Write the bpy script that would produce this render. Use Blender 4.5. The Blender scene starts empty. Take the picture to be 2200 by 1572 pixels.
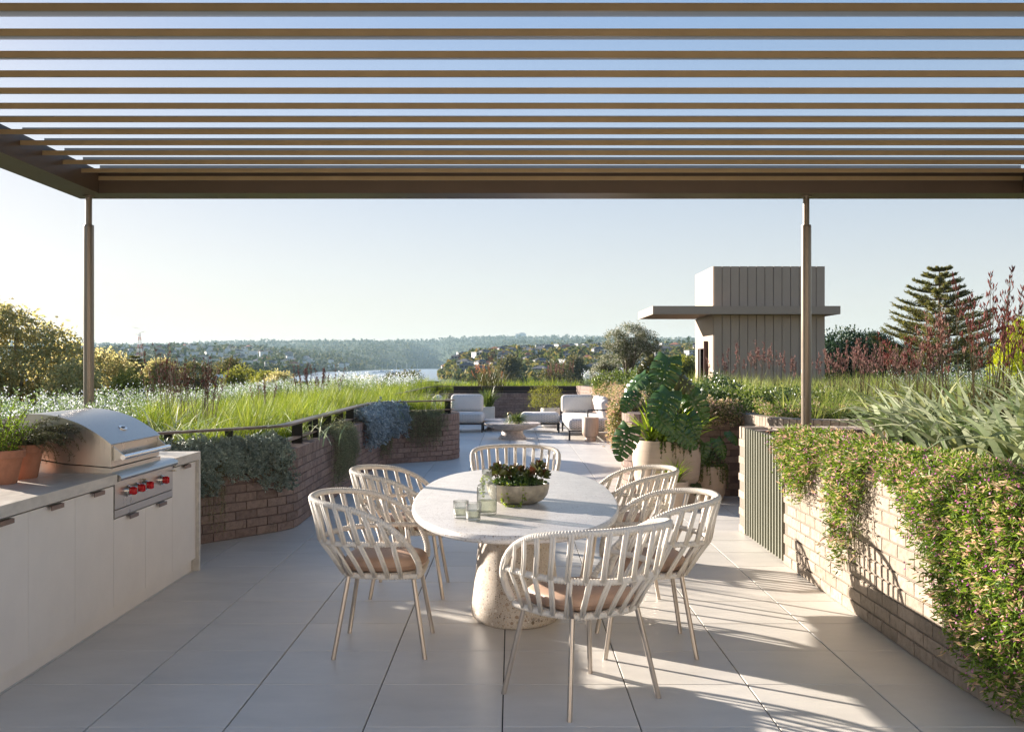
import bpy, math, random
import numpy as np
from mathutils import Vector, Matrix

random.seed(7)
RNG = np.random.default_rng(7)
PI = math.pi
R = math.radians
C = bpy.context.scene.collection
SC = bpy.context.scene

# ------------------------------------------------------------------ camera
cam_d = bpy.data.cameras.new('camera')
cam_d.lens = 36.26
cam_d.sensor_width = 36.0
cam_d.clip_start = 0.05
cam_d.clip_end = 20000
cam = bpy.data.objects.new('camera', cam_d)
C.objects.link(cam)
cam.location = (0, 0, 1.57)
cam.rotation_euler = (R(90), 0, 0)
SC.camera = cam

# ------------------------------------------------------------------ daylight
SUN_EL = 14.5
SUN_DIR = Vector((-0.79, 0.61, 0)).normalized()          # towards the sun, horizontally
sun_az = math.atan2(SUN_DIR.x, SUN_DIR.y)                # from +Y, clockwise towards +X
world = bpy.data.worlds.new('World')
SC.world = world
world.use_nodes = True
nt = world.node_tree
nt.nodes.clear()
w_out = nt.nodes.new('ShaderNodeOutputWorld')
w_bg = nt.nodes.new('ShaderNodeBackground')
w_sky = nt.nodes.new('ShaderNodeTexSky')
w_sky.sky_type = 'NISHITA'
w_sky.sun_disc = False
w_sky.sun_elevation = R(SUN_EL)
w_sky.sun_rotation = sun_az
w_sky.altitude = 60
w_sky.air_density = 1.0
w_sky.dust_density = 0.7
w_sky.ozone_density = 2.5
w_bg.inputs['Strength'].default_value = 0.115
w_gam = nt.nodes.new('ShaderNodeGamma'); w_gam.inputs['Gamma'].default_value = 0.38
w_mul = nt.nodes.new('ShaderNodeMixRGB'); w_mul.blend_type = 'MULTIPLY'; w_mul.inputs[0].default_value = 1.0
w_mul.inputs[2].default_value = (0.86, 0.805, 0.79, 1)
w_tc = nt.nodes.new('ShaderNodeTexCoord'); w_sep = nt.nodes.new('ShaderNodeSeparateXYZ')
w_mr = nt.nodes.new('ShaderNodeMapRange'); w_mr.interpolation_type = 'SMOOTHSTEP'
w_mr.inputs['From Min'].default_value = 0.03; w_mr.inputs['From Max'].default_value = 0.38
w_mr.inputs['To Min'].default_value = 1.05; w_mr.inputs['To Max'].default_value = 2.0
w_hsv = nt.nodes.new('ShaderNodeHueSaturation'); w_hsv.inputs['Hue'].default_value = 0.515
nt.links.new(w_tc.outputs['Generated'], w_sep.inputs[0]); nt.links.new(w_sep.outputs['Z'], w_mr.inputs['Value'])
nt.links.new(w_mr.outputs[0], w_hsv.inputs['Saturation'])
nt.links.new(w_sky.outputs[0], w_gam.inputs[0]); nt.links.new(w_gam.outputs[0], w_hsv.inputs['Color']); nt.links.new(w_hsv.outputs[0], w_mul.inputs[1])
nt.links.new(w_mul.outputs[0], w_bg.inputs['Color'])
nt.links.new(w_bg.outputs[0], w_out.inputs['Surface'])

sun_d = bpy.data.lights.new('sun', 'SUN')
sun_d.energy = 3.6
sun_d.angle = R(0.53)
sun_d.color = (1.0, 0.90, 0.79)
sun = bpy.data.objects.new('sun', sun_d)
C.objects.link(sun)
sd = Vector((SUN_DIR.x * math.cos(R(SUN_EL)), SUN_DIR.y * math.cos(R(SUN_EL)), math.sin(R(SUN_EL))))
sun.rotation_euler = sd.to_track_quat('Z', 'Y').to_euler()

SC.view_settings.view_transform = 'Standard'
SC.view_settings.look = 'None'
SC.view_settings.gamma = 1.0
SC.view_settings.use_curve_mapping = False
SC.view_settings.exposure = 2.25
SC.cycles.max_bounces = 14
SC.cycles.transmission_bounces = 14
SC.cycles.diffuse_bounces = 5
SC.cycles.glossy_bounces = 4
SC.cycles.transparent_max_bounces = 12
SC.cycles.volume_bounces = 0

# ------------------------------------------------------------------ mesh helpers
class MB:
    """collects vertices and polygons as numpy arrays and links them as one mesh object"""
    def __init__(self):
        self.v = []; self.f = []; self.m = []; self.n = 0
    def add(self, V, F, mi=0):
        V = np.asarray(V, dtype=np.float64).reshape(-1, 3)
        self.v.append(V)
        if isinstance(F, np.ndarray):
            self.f.append((F.astype(np.int64) + self.n)); self.m.append(np.full(len(F), mi))
        else:
            by = {}
            for p in F: by.setdefault(len(p), []).append(p)
            for k, ps in by.items():
                a = np.array(ps, dtype=np.int64) + self.n
                self.f.append(a); self.m.append(np.full(len(a), mi))
        self.n += len(V)
        return self
    def box(self, c, s, rz=0, mi=0, rot=None):
        x, y, z = s[0]/2, s[1]/2, s[2]/2
        V = np.array([(-x,-y,-z),(x,-y,-z),(x,y,-z),(-x,y,-z),(-x,-y,z),(x,-y,z),(x,y,z),(-x,y,z)])
        if rot is not None: V = V @ np.array(rot).T
        elif rz:
            c_, s_ = math.cos(rz), math.sin(rz)
            V = np.stack([V[:,0]*c_-V[:,1]*s_, V[:,0]*s_+V[:,1]*c_, V[:,2]], 1)
        V = V + np.array(c)
        return self.add(V, BOXF, mi)
    def bbox(self, a, b, mi=0):
        return self.box([(a[i]+b[i])/2 for i in range(3)], [abs(b[i]-a[i]) for i in range(3)], mi=mi)
    def rbox(self, c, s, r=0.01, seg=2, rz=0, mi=0):
        """box with rounded edges"""
        n = seg + 1
        t = np.linspace(0, PI/2, n)
        def axis(h):
            h = max(h, r)
            return np.concatenate([-(h-r) - r*np.sin(t[::-1]), (h-r) + r*np.sin(t)])
        # use a cube-sphere style grid per face
        hx, hy, hz = s[0]/2, s[1]/2, s[2]/2
        g = np.concatenate([np.linspace(-1, 0, n)-1e-9, np.linspace(0, 1, n)+1e-9])
        k = len(g)
        for ax in range(3):
            for sg in (-1, 1):
                A, B = np.meshgrid(g, g, indexing='ij')
                D = np.zeros((k, k, 3))
                o = [i for i in range(3) if i != ax]
                D[..., ax] = sg; D[..., o[0]] = A*1.0; D[..., o[1]] = B*1.0
                D[..., o[0]] = np.tan(A*PI/4); D[..., o[1]] = np.tan(B*PI/4)
                N = D / np.linalg.norm(D, axis=-1, keepdims=True)
                core = np.array([hx-r, hy-r, hz-r])
                S = np.sign(np.stack([A*0+sg if ax==0 else (A if o[0]==0 else B),
                                      A*0+sg if ax==1 else (A if o[0]==1 else B),
                                      A*0+sg if ax==2 else (A if o[0]==2 else B)], -1))
                P = S*core + N*r
                V = P.reshape(-1, 3)
                if rz:
                    c_, s_ = math.cos(rz), math.sin(rz)
                    V = np.stack([V[:,0]*c_-V[:,1]*s_, V[:,0]*s_+V[:,1]*c_, V[:,2]], 1)
                idx = np.arange(k*k).reshape(k, k)
                F = np.stack([idx[:-1,:-1], idx[1:,:-1], idx[1:,1:], idx[:-1,1:]], -1).reshape(-1, 4)
                flip = (sg == -1) ^ (ax == 1)
                if flip: F = F[:, ::-1]
                self.add(V + np.array(c), F, mi)
        return self
    def tube(self, P, r, sides=8, cap=True, mi=0, closed=False, up=(0,0,1)):
        P = np.asarray(P, float); n = len(P)
        r = np.broadcast_to(np.asarray(r, float), (n,))
        if closed: T = np.roll(P, -1, 0) - np.roll(P, 1, 0)
        else: T = np.gradient(P, axis=0)
        T /= np.linalg.norm(T, axis=1, keepdims=True) + 1e-12
        U = np.zeros_like(P)
        u = np.array(up, float)
        if abs(np.dot(u, T[0])) > 0.95: u = np.array((1.0, 0, 0))
        for i in range(n):
            u = u - np.dot(u, T[i])*T[i]
            u /= np.linalg.norm(u) + 1e-12
            U[i] = u
        W = np.cross(T, U)
        a = np.arange(sides)/sides*2*PI
        V = P[:,None,:] + r[:,None,None]*(np.cos(a)[None,:,None]*U[:,None,:] + np.sin(a)[None,:,None]*W[:,None,:])
        V = V.reshape(-1, 3)
        m = n if closed else n-1
        i = np.arange(m)[:,None]; j = np.arange(sides)[None,:]
        i2 = (i+1) % n; j2 = (j+1) % sides
        F = np.stack([i*sides+j, i*sides+j2, i2*sides+j2, i2*sides+j], -1).reshape(-1, 4)
        self.add(V, F, mi)
        if cap and not closed:
            self.n -= 0
            base = self.n - len(V)
            for k, rev in ((0, True), (n-1, False)):
                ring = list(range(base + k*sides, base + (k+1)*sides))
                if rev: ring = ring[::-1]
                self.f.append(np.array([ring])); self.m.append(np.array([mi]))
        return self
    def lathe(self, prof, c=(0,0,0), seg=32, mi=0, sx=1, sy=1, wob=None):
        prof = np.asarray(prof, float); n = len(prof)
        a = np.arange(seg)/seg*2*PI
        V = np.stack([prof[:,0][:,None]*np.cos(a)[None]*sx, prof[:,0][:,None]*np.sin(a)[None]*sy,
                      np.repeat(prof[:,1][:,None], seg, 1)], -1)
        if wob is not None: V[..., :2] *= wob(a)[None, :, None]
        V = V.reshape(-1, 3) + np.array(c)
        i = np.arange(n-1)[:,None]; j = np.arange(seg)[None,:]; j2 = (j+1) % seg
        F = np.stack([i*seg+j, i*seg+j2, (i+1)*seg+j2, (i+1)*seg+j], -1).reshape(-1, 4)
        return self.add(V, F, mi)
    def prism(self, poly, z0, z1, mi=0):
        """closed prism over a 2D polygon"""
        p = np.asarray(poly, float); n = len(p)
        V = np.concatenate([np.c_[p, np.full(n, z0)], np.c_[p, np.full(n, z1)]])
        F = [tuple(range(n))[::-1], tuple(range(n, 2*n))] + [(i, (i+1) % n, n+(i+1) % n, n+i) for i in range(n)]
        return self.add(V, F, mi)
    def sweep(self, P, prof, mi=0, cap=True):
        """P: (n,2) path, prof: (k,2) of (offset to the left, z) closed profile"""
        P = np.asarray(P, float); N = normals2(P); prof = np.asarray(prof, float); k = len(prof); n = len(P)
        V = np.concatenate([np.concatenate([(P[i] + N[i]*prof[:, :1]), prof[:, 1:2]], 1) for i in range(n)])
        i = np.arange(n-1)[:,None]; j = np.arange(k)[None,:]; j2 = (j+1) % k
        F = np.stack([i*k+j, (i+1)*k+j, (i+1)*k+j2, i*k+j2], -1).reshape(-1, 4)
        self.add(V, F, mi)
        if cap:
            b = self.n - len(V)
            self.f.append(np.array([list(range(b, b+k))])); self.m.append(np.array([mi]))
            self.f.append(np.array([list(range(b+(n-1)*k, b+n*k))[::-1]])); self.m.append(np.array([mi]))
        return self
    def mesh(self, name, origin=(0,0,0), smooth=False):
        me = bpy.data.meshes.new(name)
        V = np.concatenate(self.v) - np.array(origin)
        me.vertices.add(len(V)); me.vertices.foreach_set('co', V.astype(np.float32).ravel())
        tot = np.concatenate([np.full(len(f), f.shape[1]) for f in self.f])
        loops = np.concatenate([f.ravel() for f in self.f])
        start = np.concatenate([[0], np.cumsum(tot)[:-1]])
        me.loops.add(len(loops)); me.loops.foreach_set('vertex_index', loops.astype(np.int32))
        me.polygons.add(len(tot)); me.polygons.foreach_set('loop_start', start.astype(np.int32))
        me.polygons.foreach_set('loop_total', tot.astype(np.int32))
        me.polygons.foreach_set('material_index', np.concatenate(self.m).astype(np.int32))
        me.polygons.foreach_set('use_smooth', np.full(len(tot), bool(smooth)))
        me.update(calc_edges=True)
        return me
    def build(self, name, mats, parent=None, origin=None, smooth=False, sharp=None):
        if origin is None: origin = tuple(parent['org']) if (parent is not None and 'org' in parent) else (0,0,0)
        me = self.mesh(name, origin, smooth)
        for m in (mats if isinstance(mats, (list, tuple)) else [mats]): me.materials.append(m)
        if sharp: me.set_sharp_from_angle(angle=R(sharp))
        return link(name, me, parent, origin if parent is None else (0,0,0))

BOXF = np.array([(0,3,2,1),(4,5,6,7),(0,1,5,4),(1,2,6,5),(2,3,7,6),(3,0,4,7)])

def link(name, me, parent=None, loc=(0,0,0)):
    o = bpy.data.objects.new(name, me); C.objects.link(o)
    o.location = loc
    if parent is not None: o.parent = parent
    return o
def tag(o, label, cat, group=None):
    o['label'] = label; o['category'] = cat
    if group: o['group'] = group
    return o
def thing(name, label, cat, loc=(0,0,0), rz=0, group=None, local=False):
    o = bpy.data.objects.new(name, None); C.objects.link(o)
    o.empty_display_size = 0.2
    o.location = loc; o.rotation_euler = (0, 0, rz)
    if not local: o['org'] = tuple(float(a) for a in loc)
    return tag(o, label, cat, group)
def structure(o): o['kind'] = 'structure'; return o
def stuff(o): o['kind'] = 'stuff'; return o
def kids(o): return [c for c in bpy.data.objects if c.parent == o]
def copy_tree(o, loc, rz=0, label=None, scale=None, zr=None):
    def rec(a, par):
        c = a.copy(); C.objects.link(c)
        if par is not None: c.parent = par
        for k in CH.get(a.name, ()): rec(k, c)
        return c
    CH = {}
    for a in bpy.data.objects:
        if a.parent is not None: CH.setdefault(a.parent.name, []).append(a)
    r = rec(o, None); r.location = loc; r.rotation_euler = (0, 0, rz)
    if label: r['label'] = label
    if scale: r.scale = scale if hasattr(scale, '__len__') else (scale,)*3
    return r

def normals2(P):
    T = np.gradient(np.asarray(P, float), axis=0)
    T /= np.linalg.norm(T, axis=1, keepdims=True)
    return np.stack([-T[:,1], T[:,0]], 1)
def chaikin(P, it=3):
    P = np.asarray(P, float)
    for _ in range(it):
        A = P[:-1]*.75 + P[1:]*.25; B = P[:-1]*.25 + P[1:]*.75
        Q = np.empty((2*len(A), P.shape[1])); Q[0::2] = A; Q[1::2] = B
        P = np.concatenate([P[:1], Q, P[-1:]])
    return P
def resample(P, ds):
    P = np.asarray(P, float)
    d = np.concatenate([[0], np.cumsum(np.linalg.norm(np.diff(P, axis=0), axis=1))])
    n = max(2, int(round(d[-1]/ds))+1)
    s = np.linspace(0, d[-1], n)
    return np.stack([np.interp(s, d, P[:,k]) for k in range(P.shape[1])], 1), s
class Path:
    def __init__(self, pts, it=3):
        self.P, self.s = resample(chaikin(pts, it), 0.02)
        self.N = normals2(self.P); self.L = self.s[-1]
    def at(self, s, off=0.0):
        s = np.asarray(s, float)
        x = np.interp(s, self.s, self.P[:,0]); y = np.interp(s, self.s, self.P[:,1])
        nx = np.interp(s, self.s, self.N[:,0]); ny = np.interp(s, self.s, self.N[:,1])
        return np.stack([x + nx*off, y + ny*off], -1), np.stack([nx, ny], -1)
    def line(self, s0, s1, ds, off=0.0):
        n = max(2, int((s1-s0)/ds)+1)
        return self.at(np.linspace(s0, s1, n), off)[0]
    def near(self, x, y):
        return self.s[np.argmin((self.P[:,0]-x)**2 + (self.P[:,1]-y)**2)]
def catmull(P, n=8, closed=False):
    P = np.asarray(P, float); k = len(P); out = []
    rng = range(k) if closed else range(k-1)
    for i in rng:
        if closed: p0, p1, p2, p3 = P[(i-1)%k], P[i], P[(i+1)%k], P[(i+2)%k]
        else: p0, p1, p2, p3 = P[max(i-1,0)], P[i], P[i+1], P[min(i+2,k-1)]
        for t in np.linspace(0, 1, n, endpoint=False):
            out.append(.5*((2*p1)+(-p0+p2)*t+(2*p0-5*p1+4*p2-p3)*t*t+(-p0+3*p1-3*p2+p3)*t**3))
    if not closed: out.append(P[-1])
    return np.array(out)

# ------------------------------------------------------------------ foliage helpers
def nrm(a): return a / (np.linalg.norm(a, axis=-1, keepdims=True) + 1e-9)
def rand_dirs(n, zmin=-1, zmax=1):
    a = RNG.uniform(0, 2*PI, n); z = RNG.uniform(zmin, zmax, n); r = np.sqrt(np.maximum(0, 1-z*z))
    return np.stack([r*np.cos(a), r*np.sin(a), z], 1)
def leaves(mb, P, D, L, W, fold=0.25, mi=0, roll=None):
    """lance-shaped leaves: base P, direction D, length L, width W; two folded triangles pairs"""
    n = len(P)
    if n == 0: return
    D = nrm(np.asarray(D, float)); L = np.broadcast_to(L, (n,)); W = np.broadcast_to(W, (n,))
    q = rand_dirs(n) if roll is None else roll
    S = nrm(np.cross(D, q)); N = np.cross(S, D)
    mid = P + D*(L*.45)[:,None]
    v0 = P; v2 = P + D*L[:,None] - N*(L*.08)[:,None]
    v1 = mid + S*(W*.5)[:,None] + N*(W*fold)[:,None]
    v3 = mid - S*(W*.5)[:,None] + N*(W*fold)[:,None]
    V = np.stack([v0, v1, v2, v3], 1).reshape(-1, 3)
    b = (np.arange(n)*4)[:,None]
    F = np.concatenate([b+np.array([[0,1,2]]), b+np.array([[0,2,3]])])
    mb.add(V, F, mi)
def ovals(mb, P, D, L, W, mi=0):
    """round-ended leaves of six corners"""
    n = len(P)
    if n == 0: return
    D = nrm(np.asarray(D, float)); L = np.broadcast_to(L, (n,)); W = np.broadcast_to(W, (n,))
    S = nrm(np.cross(D, rand_dirs(n))); N = np.cross(S, D)
    pts = [(0,0,0),(.3,.42,.06),(.75,.4,.05),(1,0,-.05),(.75,-.4,.05),(.3,-.42,.06)]
    V = np.stack([P + D*(L*a)[:,None] + S*(W*b_)[:,None] + N*(W*c_)[:,None] for a,b_,c_ in pts], 1).reshape(-1,3)
    b = (np.arange(n)*6)[:,None]
    mb.add(V, np.concatenate([b+np.array([[0,1,2,3]]), b+np.array([[0,3,4,5]])]), mi)
def blades(mb, P, az, L, W, e0, droop, segs=4, mi=0, taper=1.6, curl=0.0):
    """arching strap leaves"""
    n = len(P)
    az = np.broadcast_to(az, (n,)); L = np.broadcast_to(L, (n,)); W = np.broadcast_to(W, (n,))
    e0 = np.broadcast_to(e0, (n,)); droop = np.broadcast_to(droop, (n,))
    cur = np.array(P, float); side = np.stack([-np.sin(az), np.cos(az), np.zeros(n)], 1)
    tw = RNG.uniform(-.5, .5, n)
    rows = []
    for k in range(segs+1):
        s = k/segs
        e = e0 - droop*s**1.3
        a2 = az + curl*s*tw*3
        d = np.stack([np.cos(e)*np.cos(a2), np.cos(e)*np.sin(a2), np.sin(e)], 1)
        nn = np.cross(side, d)
        sd = nrm(side + nn*(tw*(.6+s))[:,None])
        w = W*np.maximum(0.03, (1 - s**taper)*(0.55+0.9*min(s*2.2, .5)))
        rows.append(cur - sd*(w/2)[:,None]); rows.append(cur + sd*(w/2)[:,None])
        cur = cur + d*(L/segs)[:,None]
    V = np.stack(rows, 1).reshape(-1, 3); m = 2*(segs+1)
    b = (np.arange(n)*m)[:,None]
    F = np.concatenate([b + np.array([[2*k, 2*k+1, 2*k+3, 2*k+2]]) for k in range(segs)])
    mb.add(V, F, mi)
def spindles(mb, P, D, L, W, mi=0, sides=4):
    """closed slender buds"""
    n = len(P)
    if n == 0: return
    D = nrm(D); L = np.broadcast_to(L, (n,)); W = np.broadcast_to(W, (n,))
    S = nrm(np.cross(D, rand_dirs(n))); N = np.cross(S, D)
    rows = [P]
    for i in range(sides):
        a = 2*PI*i/sides
        rows.append(P + D*(L*.55)[:,None] + (S*math.cos(a)+N*math.sin(a))*(W*.5)[:,None])
    rows.append(P + D*L[:,None])
    V = np.stack(rows, 1).reshape(-1, 3); m = sides+2
    b = (np.arange(n)*m)[:,None]
    F = np.concatenate([b+np.array([[0, 1+(i+1)%sides, 1+i]]) for i in range(sides)] + [b+np.array([[1+i, 1+(i+1)%sides, sides+1]]) for i in range(sides)])
    mb.add(V, F, mi)
def sticks(mb, A, B, r, mi=0):
    """many thin three-sided stems from A to B"""
    n = len(A)
    D = nrm(B-A); S = nrm(np.cross(D, np.array([[.31,.17,.93]]))); N = np.cross(D, S)
    r = np.broadcast_to(r, (n,))
    rows = []
    for Q, k in ((A, 1.0), (B, .6)):
        for i in range(3):
            a = 2*PI*i/3; rows.append(Q + (S*math.cos(a)+N*math.sin(a))*(r*k)[:,None])
    V = np.stack(rows, 1).reshape(-1, 3); b = (np.arange(n)*6)[:,None]
    mb.add(V, np.concatenate([b+np.array([[i,(i+1)%3,3+(i+1)%3,3+i]]) for i in range(3)]), mi)

# ------------------------------------------------------------------ materials
def newmat(name):
    m = bpy.data.materials.new(name); m.use_nodes = True
    return m, m.node_tree, m.node_tree.nodes['Principled BSDF']
def nd(t, kind, **kw):
    n = t.nodes.new(kind)
    for k, v in kw.items():
        if k.startswith('i_'): n.inputs[k[2:]].default_value = v
        else: setattr(n, k, v)
    return n
def ramp(t, stops, interp='LINEAR'):
    r = t.nodes.new('ShaderNodeValToRGB'); cr = r.color_ramp; cr.interpolation = interp
    while len(cr.elements) < len(stops): cr.elements.new(0.5)
    for e, (p, c) in zip(cr.elements, stops): e.position = p; e.color = tuple(c)+(1,) if len(c) == 3 else c
    return r
def surf(name, col, rough=.6, metal=0, var=.12, scale=6, bump=0, bscale=40, spec=.5, aniso=None, objvar=0, stretch=None, detail=6):
    """principled surface with tonal noise, optional bump"""
    m, t, b = newmat(name)
    tc = nd(t, 'ShaderNodeTexCoord')
    src = tc.outputs['Object']
    if objvar:
        ol = nd(t, 'ShaderNodeObjectInfo'); va = nd(t, 'ShaderNodeVectorMath', operation='ADD')
        sc3 = nd(t, 'ShaderNodeVectorMath', operation='SCALE'); sc3.inputs['Scale'].default_value = 3.7
        t.links.new(ol.outputs['Location'], sc3.inputs[0]); t.links.new(src, va.inputs[0]); t.links.new(sc3.outputs[0], va.inputs[1]); src = va.outputs[0]
    if stretch:
        mp = nd(t, 'ShaderNodeMapping'); mp.inputs['Scale'].default_value = stretch
        t.links.new(src, mp.inputs['Vector']); src = mp.outputs[0]
    n = nd(t, 'ShaderNodeTexNoise', i_Scale=scale, i_Detail=detail, i_Roughness=.6)
    t.links.new(src, n.inputs['Vector'])
    c = np.array(col)
    r = ramp(t, [(.3, tuple(c*(1-var))), (.7, tuple(np.minimum(1, c*(1+var))))])
    t.links.new(n.outputs['Fac'], r.inputs[0])
    out = r.outputs[0]
    if objvar:
        oi = nd(t, 'ShaderNodeObjectInfo')
        mr = nd(t, 'ShaderNodeMapRange'); mr.inputs['To Min'].default_value = 1-objvar; mr.inputs['To Max'].default_value = 1+objvar
        t.links.new(oi.outputs['Random'], mr.inputs['Value'])
        h = nd(t, 'ShaderNodeHueSaturation'); t.links.new(mr.outputs[0], h.inputs['Value']); t.links.new(out, h.inputs['Color']); out = h.outputs[0]
    t.links.new(out, b.inputs['Base Color'])
    b.inputs['Roughness'].default_value = rough; b.inputs['Metallic'].default_value = metal
    b.inputs['Specular IOR Level'].default_value = spec
    rr = nd(t, 'ShaderNodeMapRange'); rr.inputs['To Min'].default_value = max(.03, rough-.08); rr.inputs['To Max'].default_value = min(1, rough+.08)
    t.links.new(n.outputs['Fac'], rr.inputs['Value']); t.links.new(rr.outputs[0], b.inputs['Roughness'])
    if bump:
        n2 = nd(t, 'ShaderNodeTexNoise', i_Scale=bscale, i_Detail=4)
        t.links.new(src, n2.inputs['Vector'])
        bp = nd(t, 'ShaderNodeBump', i_Strength=bump, i_Distance=.01)
        t.links.new(n2.outputs['Fac'], bp.inputs['Height']); t.links.new(bp.outputs[0], b.inputs['Normal'])
    return m
def leafmat(name, cols, trans=.35, rough=.5, tcol=None, spec=.35):
    """leaf colour varies from leaf to leaf (random per island); part of the light passes through"""
    m, t, b = newmat(name)
    g = nd(t, 'ShaderNodeNewGeometry')
    k = len(cols)
    r = ramp(t, [(i/(k-1) if k > 1 else 0, c) for i, c in enumerate(cols)])
    t.links.new(g.outputs['Random Per Island'], r.inputs[0])
    tc = nd(t, 'ShaderNodeTexCoord'); n = nd(t, 'ShaderNodeTexNoise', i_Scale=2.2, i_Detail=3)
    t.links.new(tc.outputs['Object'], n.inputs['Vector'])
    mr = nd(t, 'ShaderNodeMapRange'); mr.inputs['From Min'].default_value = .3; mr.inputs['From Max'].default_value = .7
    mr.inputs['To Min'].default_value = .75; mr.inputs['To Max'].default_value = 1.25
    t.links.new(n.outputs['Fac'], mr.inputs['Value'])
    h = nd(t, 'ShaderNodeHueSaturation'); t.links.new(mr.outputs[0], h.inputs['Value']); t.links.new(r.outputs[0], h.inputs['Color'])
    t.links.new(h.outputs[0], b.inputs['Base Color'])
    b.inputs['Roughness'].default_value = rough; b.inputs['Specular IOR Level'].default_value = spec
    if trans > 0:
        tr = nd(t, 'ShaderNodeBsdfTranslucent'); mix = nd(t, 'ShaderNodeMixShader', i_Fac=trans)
        gm = nd(t, 'ShaderNodeHueSaturation', i_Value=1.5, i_Saturation=1.1, i_Hue=.485)
        t.links.new(h.outputs[0], gm.inputs['Color']); t.links.new(gm.outputs[0], tr.inputs['Color'])
        o = t.nodes['Material Output']
        t.links.new(b.outputs[0], mix.inputs[1]); t.links.new(tr.outputs[0], mix.inputs[2]); t.links.new(mix.outputs[0], o.inputs['Surface'])
    return m
def brickmat(name, c1, c2, dark):
    m, t, b = newmat(name)
    tc = nd(t, 'ShaderNodeTexCoord'); oi = nd(t, 'ShaderNodeObjectInfo'); g = nd(t, 'ShaderNodeNewGeometry')
    ad = nd(t, 'ShaderNodeMath', operation='ADD'); fr = nd(t, 'ShaderNodeMath', operation='FRACT')
    t.links.new(oi.outputs['Random'], ad.inputs[0]); t.links.new(g.outputs['Random Per Island'], ad.inputs[1]); t.links.new(ad.outputs[0], fr.inputs[0])
    r = ramp(t, [(0, c1), (.6, c2), (1, dark)]); t.links.new(fr.outputs[0], r.inputs[0])
    va = nd(t, 'ShaderNodeVectorMath', operation='ADD'); t.links.new(tc.outputs['Object'], va.inputs[0]); t.links.new(oi.outputs['Location'], va.inputs[1])
    n = nd(t, 'ShaderNodeTexNoise', i_Scale=22, i_Detail=8, i_Roughness=.7); t.links.new(va.outputs[0], n.inputs['Vector'])
    r2 = ramp(t, [(.3, (.62,.6,.58)), (.55, (1,1,1)), (.75, (1.12,1.1,1.08))])
    t.links.new(n.outputs['Fac'], r2.inputs[0])
    mx = nd(t, 'ShaderNodeMixRGB', blend_type='MULTIPLY'); mx.inputs[0].default_value = 1
    t.links.new(r.outputs[0], mx.inputs[1]); t.links.new(r2.outputs[0], mx.inputs[2]); t.links.new(mx.outputs[0], b.inputs['Base Color'])
    b.inputs['Roughness'].default_value = .85; b.inputs['Specular IOR Level'].default_value = .25
    n2 = nd(t, 'ShaderNodeTexNoise', i_Scale=70, i_Detail=5); t.links.new(va.outputs[0], n2.inputs['Vector'])
    bp = nd(t, 'ShaderNodeBump', i_Strength=.5, i_Distance=.004); t.links.new(n2.outputs['Fac'], bp.inputs['Height']); t.links.new(bp.outputs[0], b.inputs['Normal'])
    return m
def terrazzo(name, base, chips, scale=60, rough=.35, amount=.32, big=True):
    """stone chips of several colours in a pale matrix"""
    m, t, b = newmat(name)
    tc = nd(t, 'ShaderNodeTexCoord')
    def layer(prev, sc, thr, cols):
        v = nd(t, 'ShaderNodeTexVoronoi', i_Scale=sc, i_Randomness=1.0); t.links.new(tc.outputs['Object'], v.inputs['Vector'])
        sep = nd(t, 'ShaderNodeSeparateColor'); t.links.new(v.outputs['Color'], sep.inputs[0])
        cr = ramp(t, [(i/(len(cols)-1), c) for i, c in enumerate(cols)]); t.links.new(sep.outputs[0], cr.inputs[0])
        sel = nd(t, 'ShaderNodeMath', operation='LESS_THAN'); t.links.new(sep.outputs[1], sel.inputs[0]); sel.inputs[1].default_value = thr
        near = nd(t, 'ShaderNodeMath', operation='LESS_THAN'); t.links.new(v.outputs['Distance'], near.inputs[0]); near.inputs[1].default_value = .38
        mu = nd(t, 'ShaderNodeMath', operation='MULTIPLY'); t.links.new(sel.outputs[0], mu.inputs[0]); t.links.new(near.outputs[0], mu.inputs[1])
        mx = nd(t, 'ShaderNodeMixRGB'); t.links.new(mu.outputs[0], mx.inputs[0]); t.links.new(prev, mx.inputs[1]); t.links.new(cr.outputs[0], mx.inputs[2])
        return mx.outputs[0]
    n = nd(t, 'ShaderNodeTexNoise', i_Scale=8, i_Detail=8); t.links.new(tc.outputs['Object'], n.inputs['Vector'])
    bb = np.array(base); r = ramp(t, [(.3, tuple(bb*.88)), (.7, tuple(np.minimum(1, bb*1.1)))]); t.links.new(n.outputs['Fac'], r.inputs[0])
    o = layer(r.outputs[0], scale*2.2, amount, chips)
    o = layer(o, scale, amount*.8, chips)
    if big: o = layer(o, scale*.45, amount*.35, chips)
    t.links.new(o, b.inputs['Base Color']); b.inputs['Roughness'].default_value = rough
    return m
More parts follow.
